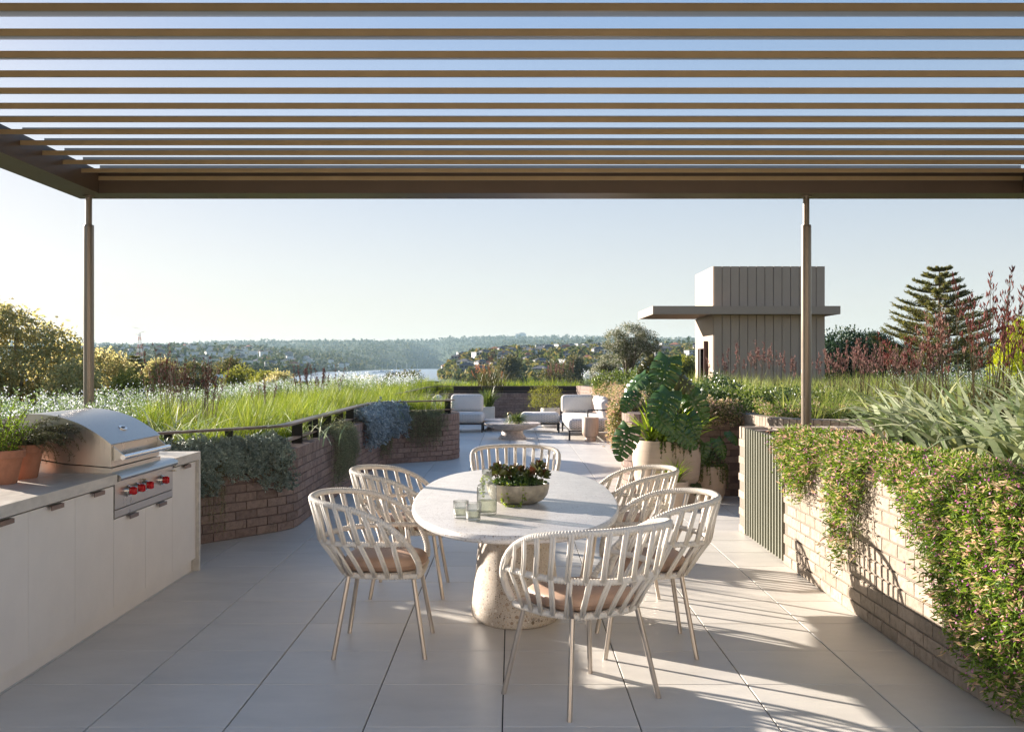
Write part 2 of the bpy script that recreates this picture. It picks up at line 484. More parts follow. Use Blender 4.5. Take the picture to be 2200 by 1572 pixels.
def glassmat(name, col=(1,1,1), milk=.1, gloss=1.0):
    """thin clear glass: lets light straight through, mirrors at grazing angles, a little milky where fluted"""
    m, t, b = newmat(name); t.nodes.remove(b)
    o = t.nodes['Material Output']
    tr = nd(t, 'ShaderNodeBsdfTransparent'); tr.inputs[0].default_value = col+(1,)
    lw0 = nd(t, 'ShaderNodeLayerWeight', i_Blend=.5); er = ramp(t, [(0, tuple(c*1.0 for c in col)), (.55, tuple(c*.88 for c in col)), (.9, tuple(c*.38 for c in col))])
    t.links.new(lw0.outputs['Facing'], er.inputs[0]); t.links.new(er.outputs[0], tr.inputs[0])
    tl = nd(t, 'ShaderNodeBsdfTranslucent'); tl.inputs[0].default_value = (.9,.9,.88,1)
    df = nd(t, 'ShaderNodeBsdfDiffuse'); df.inputs[0].default_value = (.9,.9,.88,1)
    gl = nd(t, 'ShaderNodeBsdfGlossy', i_Roughness=.03)
    lw = nd(t, 'ShaderNodeLayerWeight', i_Blend=.5); pw = nd(t, 'ShaderNodeMath', operation='POWER'); pw.inputs[1].default_value = 3.5; t.links.new(lw.outputs['Facing'], pw.inputs[0]); fr = nd(t, 'ShaderNodeMath', operation='MULTIPLY'); fr.inputs[1].default_value = .6; t.links.new(pw.outputs[0], fr.inputs[0])
    m0 = nd(t, 'ShaderNodeMixShader', i_Fac=.5); m1 = nd(t, 'ShaderNodeMixShader', i_Fac=milk); m2 = nd(t, 'ShaderNodeMixShader')
    t.links.new(tl.outputs[0], m0.inputs[1]); t.links.new(df.outputs[0], m0.inputs[2])
    t.links.new(tr.outputs[0], m1.inputs[1]); t.links.new(m0.outputs[0], m1.inputs[2])
    t.links.new(fr.outputs[0], m2.inputs[0]); t.links.new(m1.outputs[0], m2.inputs[1]); t.links.new(gl.outputs[0], m2.inputs[2])
    t.links.new(m2.outputs[0], o.inputs['Surface'])
    return m

M = {}
M['tile'] = surf('porcelain_tile', (.65,.615,.56), .42, var=.075, scale=2.6, bump=.08, bscale=120, spec=.45, objvar=.045, stretch=(1,1.7,1), detail=9)
M['grout'] = surf('dark_grout', (.035,.034,.032), .9, var=.2)
M['brick'] = brickmat('shade_toned_brick', (.32,.235,.19), (.28,.20,.165), (.23,.165,.135))  # brown brick toned darker, its shade put into the colour
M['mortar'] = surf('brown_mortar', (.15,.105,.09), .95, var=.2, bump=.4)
M['lit_brick'] = brickmat('sun_toned_brick', (.38,.315,.25), (.34,.28,.22), (.29,.24,.185))  # the same brick toned lighter, sunlight put into the colour
M['lit_mortar'] = surf('sun_toned_mortar', (.20,.165,.13), .95, var=.15, bump=.4)  # mortar lightened to match the sunlit brick tone
M['bronze'] = surf('bronze_powder_coat', (.12,.08,.052), .38, metal=.2, var=.08, scale=3, bump=.12, bscale=400)
M['lip'] = surf('golden_bronze_lip', (.47,.33,.175), .45, metal=.15, var=.10, scale=3, bump=.1, bscale=400)
M['pan'] = surf('grey_bronze_pan', (.25,.235,.22), .3, metal=.4, var=.12, scale=2.5, stretch=(.3,6,1))
M['bronze_post'] = surf('bronze_post_coat', (.25,.20,.155), .3, metal=.5, var=.05, scale=3)
M['rail'] = surf('brown_rail_metal', (.14,.105,.09), .42, metal=.4, var=.1, scale=4)
M['rail_dark'] = surf('dark_steel_plate', (.03,.028,.026), .5, metal=.3)
M['cabinet'] = surf('warm_off_white_laminate', (.80,.74,.67), .55, var=.03, scale=5, bump=.04, bscale=200)
M['stone'] = surf('travertine_benchtop', (.58,.535,.47), .38, var=.16, scale=7, stretch=(3,1,3), bump=.1, detail=10)
M['steel'] = surf('brushed_stainless_steel', (.50,.475,.43), .30, metal=.95, var=.04, scale=9, stretch=(40,1,1), bump=.03, bscale=30)
M['steel_dark'] = surf('shadow_gap_steel', (.08,.075,.07), .5, metal=.6)
M['chrome'] = surf('polished_steel', (.75,.73,.70), .15, metal=1, var=.02)
M['pull'] = surf('bronze_pull', (.20,.14,.11), .35, metal=.7)
M['red'] = surf('red_knob_enamel', (.52,.008,.012), .25, var=.03)
M['brass'] = surf('brass_fitting', (.60,.45,.22), .3, metal=.9)
M['terracotta'] = surf('terracotta_clay', (.40,.17,.095), .8, var=.25, scale=9, bump=.3, bscale=60)
M['soil'] = surf('dark_soil', (.045,.03,.02), .95, var=.4, scale=20, bump=.8)
M['rope'] = surf('cream_rope', (.74,.68,.59), .62, var=.06, scale=30, bump=.15, bscale=300)
M['leg'] = surf('champagne_metal', (.52,.46,.40), .32, metal=.85, var=.04)
M['leather'] = surf('tan_leather', (.47,.31,.22), .5, var=.08, scale=12, bump=.12, bscale=160)
M['terrazzo_top'] = terrazzo('pale_terrazzo_top', (.66,.63,.60), [(.40,.34,.28),(.78,.76,.74),(.30,.24,.19),(.55,.50,.45)], 75, .3, .42, big=False)
M['terrazzo'] = terrazzo('chunky_terrazzo', (.55,.48,.40), [(.75,.70,.62),(.30,.20,.13),(.62,.50,.36),(.12,.085,.06),(.68,.62,.55)], 78, .45, .66)
M['travertine'] = surf('dark_flecked_travertine', (.50,.43,.38), .5, var=.4, scale=16, bump=.3, detail=12)
M['bowl'] = surf('veined_stone_bowl', (.31,.27,.20), .38, var=.65, scale=11, bump=.25, detail=14)
M['glass'] = glassmat('ribbed_clear_glass', (.90,.91,.90), .05)
M['water'] = glassmat('drinking_water', (.88,.89,.80), .05)
M['pot'] = surf('sand_ceramic_pot', (.50,.385,.285), .7, var=.09, scale=5, stretch=(1,1,6), bump=.15, bscale=50)
M['white_pot'] = surf('off_white_planter', (.62,.58,.52), .7, var=.06)
M['panel'] = surf('taupe_wall_panel', (.41,.30,.22), .55, var=.04, scale=3)
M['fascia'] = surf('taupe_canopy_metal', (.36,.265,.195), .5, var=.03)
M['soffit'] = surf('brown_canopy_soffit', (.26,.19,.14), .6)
M['door'] = surf('dark_maroon_door', (.05,.012,.011), .4)
M['fin'] = surf('sage_grey_fin', (.20,.20,.15), .5, var=.03)
M['fabric'] = surf('woven_cream_fabric', (.64,.60,.56), .9, var=.05, scale=30, bump=.4, bscale=90)
M['stitch'] = surf('grey_stitch_thread', (.20,.18,.17), .9)
M['black'] = surf('black_powder_coat', (.022,.022,.022), .5)
M['wood'] = surf('pale_timber', (.46,.34,.25), .55, var=.14, scale=5, stretch=(8,8,1))
M['bark'] = surf('brown_bark', (.13,.085,.055), .95, var=.35, scale=18, bump=.8)
M['grey_bark'] = surf('grey_bark', (.22,.18,.14), .95, var=.3, scale=12, bump=.8)
M['roof_slab'] = surf('concrete_slab', (.35,.33,.30), .9, var=.1)
# foliage
M['l_grass'] = leafmat('bright_tufted_grass', [(.07,.12,.018),(.12,.19,.028),(.20,.27,.04),(.34,.36,.09)], .45)
M['l_grass_soft'] = leafmat('soft_pale_grass', [(.09,.14,.03),(.16,.22,.05),(.25,.30,.08),(.36,.36,.15)], .45)
M['l_flax'] = leafmat('silver_green_flax', [(.12,.18,.07),(.30,.37,.22),(.42,.47,.32),(.54,.57,.42),(.42,.46,.20),(.20,.27,.12)], .32, .42)
M['l_sword'] = leafmat('olive_sword_leaf', [(.06,.065,.02),(.10,.10,.035),(.16,.14,.05)], .25)
M['l_white'] = leafmat('white_lilac_floret', [(.75,.76,.80),(.85,.85,.85),(.58,.62,.78),(.7,.74,.68)], .3)
M['l_bluegreen'] = leafmat('soft_green_stem_leaf', [(.10,.16,.06),(.16,.23,.10),(.22,.28,.15)], .35)
M['l_red'] = leafmat('dark_red_paw_bud', [(.15,.035,.035),(.20,.05,.045),(.26,.09,.07),(.11,.028,.03)], .2, .8)
M['l_dusty'] = leafmat('dusty_red_paw_bud', [(.26,.115,.095),(.34,.17,.14),(.40,.24,.19),(.20,.085,.075)], .2, .8)
M['l_orange'] = leafmat('apricot_paw_bud', [(.6,.33,.14),(.7,.45,.22)], .3)
M['l_stem'] = leafmat('brown_green_stem', [(.10,.07,.04),(.15,.11,.06)], 0, .8)
M['l_cascade'] = leafmat('fresh_green_spray_leaf', [(.05,.10,.016),(.095,.175,.027),(.16,.25,.042),(.25,.31,.07)], .35)
M['l_tip'] = leafmat('peach_cream_leaf_tip', [(.55,.42,.22),(.62,.52,.34),(.55,.32,.26),(.40,.42,.16)], .35)
M['l_purple'] = leafmat('purple_pink_flower', [(.40,.10,.36),(.52,.20,.40),(.58,.22,.32)], .3)
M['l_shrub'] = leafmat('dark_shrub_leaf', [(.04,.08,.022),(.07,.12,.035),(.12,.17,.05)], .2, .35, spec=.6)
M['l_shrub_mid'] = leafmat('mid_green_shrub_leaf', [(.05,.09,.02),(.10,.15,.035),(.18,.22,.06)], .35, .4)  # lighter mid-green leaf tone than the dark shrub
M['l_senecio'] = leafmat('blue_grey_succulent', [(.22,.28,.23),(.31,.37,.31),(.40,.45,.37)], .12, .55)
M['l_yellowstem'] = leafmat('straw_stem', [(.30,.24,.09),(.2,.15,.06)], .1)
M['l_trail'] = leafmat('dull_green_trailer', [(.16,.18,.09),(.22,.24,.13),(.30,.31,.19)], .3)
M['l_blue'] = leafmat('pale_blue_trailer', [(.26,.33,.35),(.36,.43,.46),(.45,.52,.54)], .15)
M['l_monstera'] = leafmat('deep_green_glossy_leaf', [(.04,.10,.02),(.06,.135,.03),(.09,.16,.035)], .3, .22, spec=.6)
M['l_olive'] = leafmat('olive_aged_leaf', [(.09,.09,.018),(.12,.11,.02)], .35, .3)
M['l_vivid'] = leafmat('vivid_green_leaf', [(.12,.20,.02),(.20,.28,.04),(.30,.36,.07)], .42, .4)
M['l_herb'] = leafmat('herb_leaf', [(.08,.15,.015),(.14,.24,.03),(.22,.32,.05)], .4)
M['l_rosemary'] = leafmat('rosemary_needle', [(.04,.05,.022),(.07,.08,.035),(.11,.12,.055)], .2)
M['l_succ'] = leafmat('succulent_green', [(.04,.09,.02),(.08,.15,.03),(.14,.2,.06)], .2, .35, spec=.6)
M['l_succ_red'] = leafmat('succulent_red_rim', [(.09,.018,.016),(.06,.09,.02),(.10,.13,.03),(.12,.045,.025),(.05,.08,.02)], .08, .3, spec=.6)
M['l_gum'] = leafmat('gum_tree_leaf', [(.22,.23,.09),(.33,.31,.13),(.46,.40,.19)], .58)  # leaf colours lightened and yellowed to stand in for hazy sun glow
M['l_tree'] = leafmat('dark_tree_leaf', [(.02,.05,.022),(.035,.07,.03),(.06,.10,.045)], .2)
M['l_pine'] = leafmat('norfolk_pine_frond', [(.08,.10,.03),(.14,.145,.04),(.22,.19,.06)], .35)
M['l_olive_tree'] = leafmat('olive_brown_tree_leaf', [(.05,.06,.02),(.09,.095,.03),(.16,.14,.05)], .35)
M['l_lime'] = leafmat('lime_conifer', [(.30,.36,.015),(.42,.48,.03),(.5,.52,.05)], .35)
M['l_white_tree'] = leafmat('silver_flowering_leaf', [(.045,.065,.025),(.08,.10,.04),(.14,.16,.08),(.30,.30,.20),(.66,.64,.56)], .3)
M['l_bush_y'] = leafmat('yellow_green_bush', [(.10,.125,.025),(.16,.18,.035),(.24,.24,.06)], .5)

M['render'] = surf('warm_white_render', (.66,.60,.53), .85, var=.04)
M['window_wall'] = surf('tinted_door_glass', (.10,.11,.11), .08, spec=.8)

# ================================================================== STRUCTURE
TX0, TY0, TS = -0.042, 4.491, 0.601
# --- terrace floor: slab, grout bed and separate porcelain tiles
slab = MB().bbox((-6.1, -4, -9.5), (14, 35, -0.022), 0).build('roof_slab', M['roof_slab']); structure(slab)
floor = MB().bbox((-3.3, -1.2, -0.02), (9.0, 31, -0.011)).build('terrace_floor', M['grout']); structure(floor)
def tile_mesh(i):
    mb = MB(); g = .0030; h = TS/2 - g; b = .0022
    V = []
    for z, k in ((-.012, 0), (-b, 0), (0, b)):
        V += [(-h+k, -h+k, z), (h-k, -h+k, z), (h-k, h-k, z), (-h+k, h-k, z)]
    F = [(8, 9, 10, 11)]
    for r_ in (0, 4):
        F += [(r_+j, r_+(j+1) % 4, r_+4+(j+1) % 4, r_+4+j) for j in range(4)]
    mb.add(V, F)
    me = mb.mesh('tile'); me.materials.append(M['tile']); return me
tm = tile_mesh(0)
cells = []
for i in range(-6, 15):
    for j in range(-9, 45):
        x = TX0 + (i+.5)*TS; y = TY0 + (j+.5)*TS
        if x < -3.2 or x > 8.8 or y > 30.6: continue
        cells.append((x, y))
def in_view(x, y): return y > 3.6 and abs(x) < .5*y + .5
near_cells = sorted([c for c in cells if in_view(*c) and -3.0 < c[0] < 2.9], key=lambda c: c[1])[:298]
ns = set(near_cells)
for (x, y) in near_cells:
    o = link('tile', tm, floor, (x, y, random.uniform(-.0006, .0006)))
rest = MB()
tv = np.array([v.co for v in tm.vertices])
tf = [tuple(p.vertices) for p in tm.polygons]
for (x, y) in cells:
    if (x, y) not in ns: rest.add(tv + np.array((x, y, 0)), tf)
o = rest.build('tile_field', M['tile'], floor); stuff(o)

# --- brick walls
BW, BH, BG, BD = .23, .0725, .010, .10
bm_cache = {}
def brick_mesh(mat, size, tagname):
    k = (mat.name, size)
    if k not in bm_cache:
        lst = []
        for i in range(4):
            mb = MB(); x, y, z = [a/2 for a in size]; c = .0035
            V = []
            for (zz, kx, ky) in ((-z, c, c), (-z+c, 0, 0), (z-c, 0, 0), (z, c, c)):
                V += [(-x+kx, -y+ky, zz), (x-kx, -y+ky, zz), (x-kx, y-ky, zz), (-x+kx, y-ky, zz)]
            V = np.array(V) + RNG.uniform(-.0012, .0012, (16, 3))
            F = [(3, 2, 1, 0), (12, 13, 14, 15)]
            for r_ in (0, 4, 8): F += [(r_+j, r_+(j+1) % 4, r_+4+(j+1) % 4, r_+4+j) for j in range(4)]
            mb.add(V, F); me = mb.mesh(tagname); me.materials.append(mat); lst.append(me)
        bm_cache[k] = lst
    return bm_cache[k]
def wall(name, label, path, H, mat, mort, s0=0, s1=None, side=1, limit=300, thick=.22, order=None, z0=0.0, group=None):
    """brick wall along a path: mortar core, running-bond bricks and a soldier course on top; soil lies on +side"""
    s1 = path.L if s1 is None else s1
    lp = path.at((s0+s1)/2)[0]
    t = thing(name, label, 'wall', (float(lp[0]), float(lp[1]), z0), group=group)
    line = path.line(s0+.004, s1-.004, .05)
    prof = [(side*.009, z0), (side*(thick-.009), z0), (side*(thick-.009), H-.006), (side*.009, H-.006)]
    if side < 0: prof = prof[::-1]
    MB().sweep(line, prof).build('mortar_bed', mort, t)
    SH = .112
    ncr = int(round((H - SH - z0)/(BH+BG))); pitch = (H-SH-z0)/ncr
    meshes = brick_mesh(mat, (BW, BD, pitch-BG), 'brick')
    rec = []
    for c in range(ncr):
        z = z0 + pitch*(c+.5)
        s = s0 + BW/2 + (0 if c % 2 == 0 else -(BW+BG)/2)
        while s < s1 - BW*.3:
            if s - BW/2 >= s0 - .12: rec.append((min(max(s, s0+BW/2), s1-BW/2), z))
            s += BW+BG
    if order: rec.sort(key=lambda r: order(r[0]))
    extra = MB()
    S = np.array([r[0] for r in rec])
    P, N = path.at(S, side*BD/2)
    for k, (s, z) in enumerate(rec):
        rz = math.atan2(-N[k, 0], N[k, 1])
        me = meshes[k % 4]
        jit = random.uniform(-.0015, .0015)
        if k < limit:
            o = link('brick', me, t, (P[k, 0]-lp[0]+N[k,0]*jit, P[k, 1]-lp[1]+N[k,1]*jit, z-z0)); o.rotation_euler = (0, 0, rz)
        else:
            V = np.array([v.co for v in me.vertices]); c_, s_ = math.cos(rz), math.sin(rz)
            V = np.stack([V[:, 0]*c_-V[:, 1]*s_+P[k, 0], V[:, 0]*s_+V[:, 1]*c_+P[k, 1], V[:, 2]+z], 1)
            extra.add(V, [tuple(p.vertices) for p in me.polygons])
    if extra.n: stuff(extra.build('brick_field', mat, t))
    cm = brick_mesh(mat, (.076, thick, SH-.004), 'coping_brick')
    n = int((s1-s0)/.086); S = s0 + (np.arange(n)+.5)*(s1-s0)/n
    P, N = path.at(S, side*thick/2)
    for k in range(n):
        o = link('coping_brick', cm[k % 4], t, (P[k,0]-lp[0], P[k,1]-lp[1], H-SH/2-z0+random.uniform(-.001, .001)))
        o.rotation_euler = (0, 0, math.atan2(-N[k,0], N[k,1]))
    return t

LP = Path([(-3.2, 2.6), (-3.2, 8.3), (-2.98, 8.78), (-2.88, 8.91), (-2.32, 9.64), (-2.18, 9.83), (-2.10, 10.05), (-2.10, 10.35), (-2.11, 11.2), (-2.11, 15.9), (-2.05, 16.5),
           (-1.36, 16.95), (-.95, 17.3), (-.88, 17.95), (-1.15, 18.7), (-2.1, 19.6), (-2.3, 21.5)], 3)
sK = float(LP.near(-3.2, 7.9))
wall('brick_planter_wall', 'low shade-toned brown brick wall winding behind the outdoor kitchen with plants trailing over it', LP, .77, M['brick'], M['mortar'],
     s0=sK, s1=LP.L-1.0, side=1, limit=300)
wb = MB(); wb.bbox((-3.42, 2.6, 0), (-3.2, 7.9, .77)); 
sw = wb.build('rendered_planter_wall', M['mortar']); tag(sw, 'plain low wall hidden behind the kitchen bench', 'wall')
BP = Path([(-2.4, 21.3), (-2.3, 24.5), (-2.25, 29.4), (-2.15, 30.2), (-1.6, 30.5), (1.0, 30.5), (2.1, 30.5)], 3)
wall('brick_back_wall', 'straight dark brick wall closing the far end of the terrace behind the lounge', BP, .77, M['brick'], M['mortar'], side=1, limit=300, order=lambda s: -s)
RP = Path([(1.9, 30.5), (2.15, 29.0), (2.35, 26), (2.3, 21.5), (1.98, 17.5), (1.5, 14), (1.36, 12.9), (1.5, 12.48), (2.0, 12.45), (2.75, 12.45)], 2)
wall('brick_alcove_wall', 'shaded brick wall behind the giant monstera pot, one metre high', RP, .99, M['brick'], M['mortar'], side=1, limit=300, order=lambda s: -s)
CP = Path([(2.78, 12.6), (2.80, 11.6), (3.0, 11.05), (3.6, 10.9), (5.4, 10.9)], 3)
wall('sun_toned_end_wall', 'curved sun-toned brick planter end just behind the right pergola post', CP, 1.0, M['lit_brick'], M['lit_mortar'], side=1, limit=300)
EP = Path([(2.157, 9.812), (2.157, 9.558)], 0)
wall('sun_toned_pier', 'slim sun-toned brick pier at the left end of the finned gate', EP, 1.0, M['lit_brick'], M['lit_mortar'], side=1, limit=300)
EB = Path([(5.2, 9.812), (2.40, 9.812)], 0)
wall('sun_toned_rear_wall', 'sun-toned brick wall running back from the pier behind the finned gate', EB, 1.0, M['lit_brick'], M['lit_mortar'], side=1, limit=300)
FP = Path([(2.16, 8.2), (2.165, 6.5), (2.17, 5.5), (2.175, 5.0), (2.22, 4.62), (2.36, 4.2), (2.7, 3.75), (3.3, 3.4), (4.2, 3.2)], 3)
wall('sun_toned_planter_wall', 'long sun-toned brick wall on the right under cascading pink and green plants', FP, 1.0, M['lit_brick'], M['lit_mortar'], side=1, limit=300)
NB = MB(); NB.bbox((2.2, 9.32, 0), (3.4, 9.56, .985)); NB.bbox((3.3, 8.1, 0), (3.45, 9.32, .985)); NB.bbox((2.42, 8.0, 0), (3.45, 8.16, .985))
nb = NB.build('niche_wall', M['mortar']); tag(nb, 'brown masonry lining of the niche behind the finned gate', 'wall')
cmn = brick_mesh(M['brick'], (.076, .24, .112), 'coping_brick')
for k in range(13):
    o = link('coping_brick', cmn[k % 4], nb, (2.45+k*.078, 9.44, .94)); 

# planter soil (structure)
def sheet(name, poly, z, mat):
    p = np.asarray(poly, float)
    mb = MB(); mb.add(np.c_[p, np.full(len(p), z)], [tuple(range(len(p)))]); o = mb.build(name, mat); return structure(o)
l1 = LP.line(0, LP.L, .15, .2)
sheet('planter_soil', [tuple(p) for p in l1] + [(-2.5, 30.7), (2.1, 30.7), (2.1, 34.5), (-6.0, 34.5), (-6.0, 2.6)], .70, M['soil'])
r1 = FP.line(0, FP.L, .15, .2)
sheet('planter_bed', [(13.5, 8.05), (2.4, 8.05)] + [tuple(p) for p in r1] + [(13.5, 3.2)], .93, M['soil'])
sheet('planter_bed', [(3.4, 8.06), (13.5, 8.06), (13.5, 9.7), (3.4, 9.7)], .93, M['soil'])
r2 = RP.line(0, RP.L, .15, .2)
sheet('planter_bed', [tuple(p) for p in r2] + [(2.95, 12.6), (3.0, 11.6), (3.2, 11.2), (3.6, 11.05), (13.5, 11.05), (13.5, 34.5), (2.0, 34.5)], .92, M['soil'])

# --- railings along the left planter and the back wall
def railing(name, label, path, s0, s1, posts, off=.13, z1=1.0, w=.105, z2=.845, pw=.11):
    lp = path.at((s0+s1)/2, off)[0]
    t = thing(name, label, 'railing', (float(lp[0]), float(lp[1]), .77))
    for nm, z, ww, h in (('top_rail', z1, w, .022), ('middle_rail', z2, w*.85, .016)):
        L = path.line(s0, s1, .06, off)
        MB().sweep(L, [(-ww/2, z-h), (ww/2, z-h), (ww/2, z), (-ww/2, z)][::1]).build(nm, M['rail'], t)
    for s in posts:
        p, n = path.at(s, off)
        mb = MB(); mb.box((p[0], p[1], (.75+z1-.022)/2), (.014, pw, z1-.022-.75), rz=math.atan2(-n[0], n[1]))
        mb.build('post', M['rail_dark'], t)
ps = [float(LP.near(-2.11, y)) for y in (10.73, 11.6, 12.46, 13.35, 14.25, 15.3)]
ps += [float(LP.near(-2.9, 8.9)), float(LP.near(-2.5, 9.4)), float(LP.near(-1.8, 16.7)), float(LP.near(-.95, 17.4))]
railing('planter_railing', 'brown flat-bar railing curving along the top of the left planter wall', LP, sK, float(LP.near(-.9, 17.75)), ps)
railing('back_railing', 'thin dark railing on top of the far back wall behind the lounge', BP, .2, BP.L-.15, [BP.L*k/9+.1 for k in range(9)], z1=.98, w=.04, z2=.83, pw=.03)

ed = MB().bbox((-1.75, 30.86, .70), (2.0, 30.90, .965)).build('shade_panel', M['rail_dark'], origin=(.1, 30.88, .7)); tag(ed, 'dark panel added as the shade behind the far railing, below the bright grass', 'shade panel')  # dark sheet standing in for the planter's inner shade behind the rail
# --- pergola
PZ = 3.12
perg = thing('pergola', 'large bronze pergola with tilted louvre blades spanning the terrace on slim round posts', 'pergola', (.285, 6, 0))
X0, X1, Y0, Y1 = -4.01, 4.88, 4.05, 9.58
def pbeam(a, b, nm='beam'):
    MB().bbox(a, b).build(nm, M['bronze'], perg)
pbeam((X0, Y1-.32, PZ), (X1, Y1, PZ+.205), 'front_beam')
pbeam((X0, Y0, PZ), (X1, Y0+.3, PZ+.205), 'back_beam')
pbeam((X0, Y0+.302, PZ), (X0+.3, Y1-.322, PZ+.205), 'side_beam')
pbeam((X1-.3, Y0+.302, PZ), (X1, Y1-.322, PZ+.205), 'side_beam')
# louvre: front lip, long sloping pan, rear upstand
lz = PZ + .113
prof = [(0, 0), (.012, .0), (.41, .110), (.41, .141), (.402, .141), (.402, .116), (.012, .0075), (.008, .037), (0, .037)]
mbl = MB()
V = []
for x in (X0+.301, X1-.301):
    V += [(x, p[0], p[1]) for p in prof]
k = len(prof)
LM = [0 if i in (7, 8) else 1 for i in range(k)]
mbl.add(V, [tuple(range(k)), tuple(range(2*k-1, k-1, -1))] + [(i, k+i, k+(i+1) % k, (i+1) % k) for i in range(k)])
lme = mbl.mesh('louvre_blade'); lme.materials.append(M['lip']); lme.materials.append(M['pan'])
for pl in lme.polygons:
    pl.material_index = 0 if max(lme.vertices[v].co.y for v in pl.vertices) < .0005 else 1
for i in range(27):
    y = 9.247 - .3678*i
    if y < Y0+.35: break
    link('louvre_blade', lme, perg, (-.285, y-6, lz))
for px_, base in ((-3.865, .70), (2.687, .985)):
    MB().tube([(px_, 9.42, base), (px_, 9.42, 2.84)], .0455, 28).build('post', M['bronze_post'], perg, smooth=True, sharp=40)
    MB().lathe([(.0455, 2.841), (.044, 2.855), (.029, 2.858), (.029, PZ-.012), (.055, PZ-.011), (.055, PZ-.001)], (px_, 9.42, 0), 28).build('post_spigot', M['bronze_post'], perg, smooth=True, sharp=30)

# --- rooftop tower with canopy
tw = thing('rooftop_tower', 'taupe panelled lift tower with a flat projecting canopy rising behind the right planting', 'building', (5.74, 24, 0))
TXa, TXb, TYa, TYb, TZ = 4.485, 6.985, 23.0, 25.25, 3.79
DY0, DY1, DZ = 23.62, 24.72, 1.98
core = MB()
core.bbox((TXa+.03, TYa+.03, 0), (TXb-.03, TYa+.10, TZ-.01)); core.bbox((TXa+.03, TYb-.1, 0), (TXb-.03, TYb-.03, TZ-.01))
core.bbox((TXb-.1, TYa+.101, 0), (TXb-.03, TYb-.101, TZ-.01))
core.bbox((TXa+.03, TYa+.101, 0), (TXa+.1, DY0, TZ-.01)); core.bbox((TXa+.03, DY1, 0), (TXa+.1, TYb-.101, TZ-.01)); core.bbox((TXa+.03, DY0+.001, DZ), (TXa+.1, DY1-.001, TZ-.01))
core.bbox((TXa+.101, TYa+.101, TZ-.06), (TXb-.101, TYb-.101, TZ-.02))
core.build('core', M['rail_dark'], tw)
MB().bbox((TXa+.3, DY0-.1, 0), (TXa+.34, DY1+.1, DZ+.1)).build('door', M['door'], tw)
MB().bbox((TXa-.09, DY0-.0, 0), (TXa-.002, DY0+.05, DZ+.16)).build('door_fin', M['door'], tw)
np_ = 13; wpan = (TXb-TXa-.02)/13
for zz0, zz1 in ((0, 2.71), (2.89, TZ)):
    for k in range(13):
        a = TXa+.01+k*wpan
        MB().bbox((a+.006, TYa, zz0), (a+wpan-.006, TYa+.029, zz1)).build('wall_panel', M['panel'], tw)
    nl = 12; wl = (TYb-TYa-.03)/nl
    for k in range(nl):
        a = TYa+.03+k*wl; zb = zz0
        if zz0 == 0 and a+wl > DY0 and a < DY1: zb = DZ
        MB().bbox((TXa, a+.004, zb), (TXa+.029, a+wl-.004, zz1)).build('wall_panel', M['panel'], tw)
for k in range(6):
    a = TYa+k*.375
    MB().bbox((TXb-.029, a+.004+.03*(k == 0), 0), (TXb, a+.371, TZ)).build('wall_panel', M['panel'], tw)
cn = MB()
cn.bbox((3.13, 22.72, 2.715), (7.2, 22.99, 2.885)); cn.bbox((3.13, 22.99, 2.715), (TXa-.001, 25.3, 2.885)); cn.bbox((TXb+.001, 22.99, 2.715), (7.2, 25.3, 2.885))
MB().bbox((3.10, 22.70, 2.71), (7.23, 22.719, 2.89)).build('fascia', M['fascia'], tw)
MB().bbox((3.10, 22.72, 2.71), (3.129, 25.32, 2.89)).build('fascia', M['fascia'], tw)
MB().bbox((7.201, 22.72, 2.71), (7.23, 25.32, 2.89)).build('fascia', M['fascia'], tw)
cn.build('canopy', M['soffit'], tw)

# --- finned gate
gt = thing('finned_gate', 'gate of narrow sage-grey vertical metal fins between pier and sun-toned wall', 'gate', (2.17, 8.88, 0))
MB().bbox((2.20, 8.22, .05), (2.215, 9.54, .97)).build('backing_sheet', M['fin'], gt)
nf = 15
for k in range(nf):
    y = 8.235 + k*(1.30/(nf-1))
    mb = MB().bbox((2.150, y-.011, .02), (2.199, y+.011, .995)); mb.build('fin', M['fin'], gt)

# --- unseen house front added behind the camera to bounce sunlight into the shade
hs = thing('bounce_house_front', 'unseen warm white house front with sliding glass doors, added behind the viewer to bounce sunlight', 'building', (.6, -3.2, 0))
mb = MB(); mb.bbox((-6.0, -3.5, 0), (-1.5, -3.0, 3.5)); mb.bbox((2.1, -3.5, 0), (9.0, -3.0, 3.5)); mb.bbox((-1.499, -3.5, 2.45), (2.099, -3.0, 3.5)); mb.build('wall', M['render'], hs)
MB().bbox((-6.3, -3.9, 3.51), (9.3, -2.6, 3.75)).build('roof', M['render'], hs)
for x in (-1.49, -.28, .92):
    MB().bbox((x, -3.3, .02), (x+1.17, -3.27, 2.43)).build('glass_door', M['window_wall'], hs)

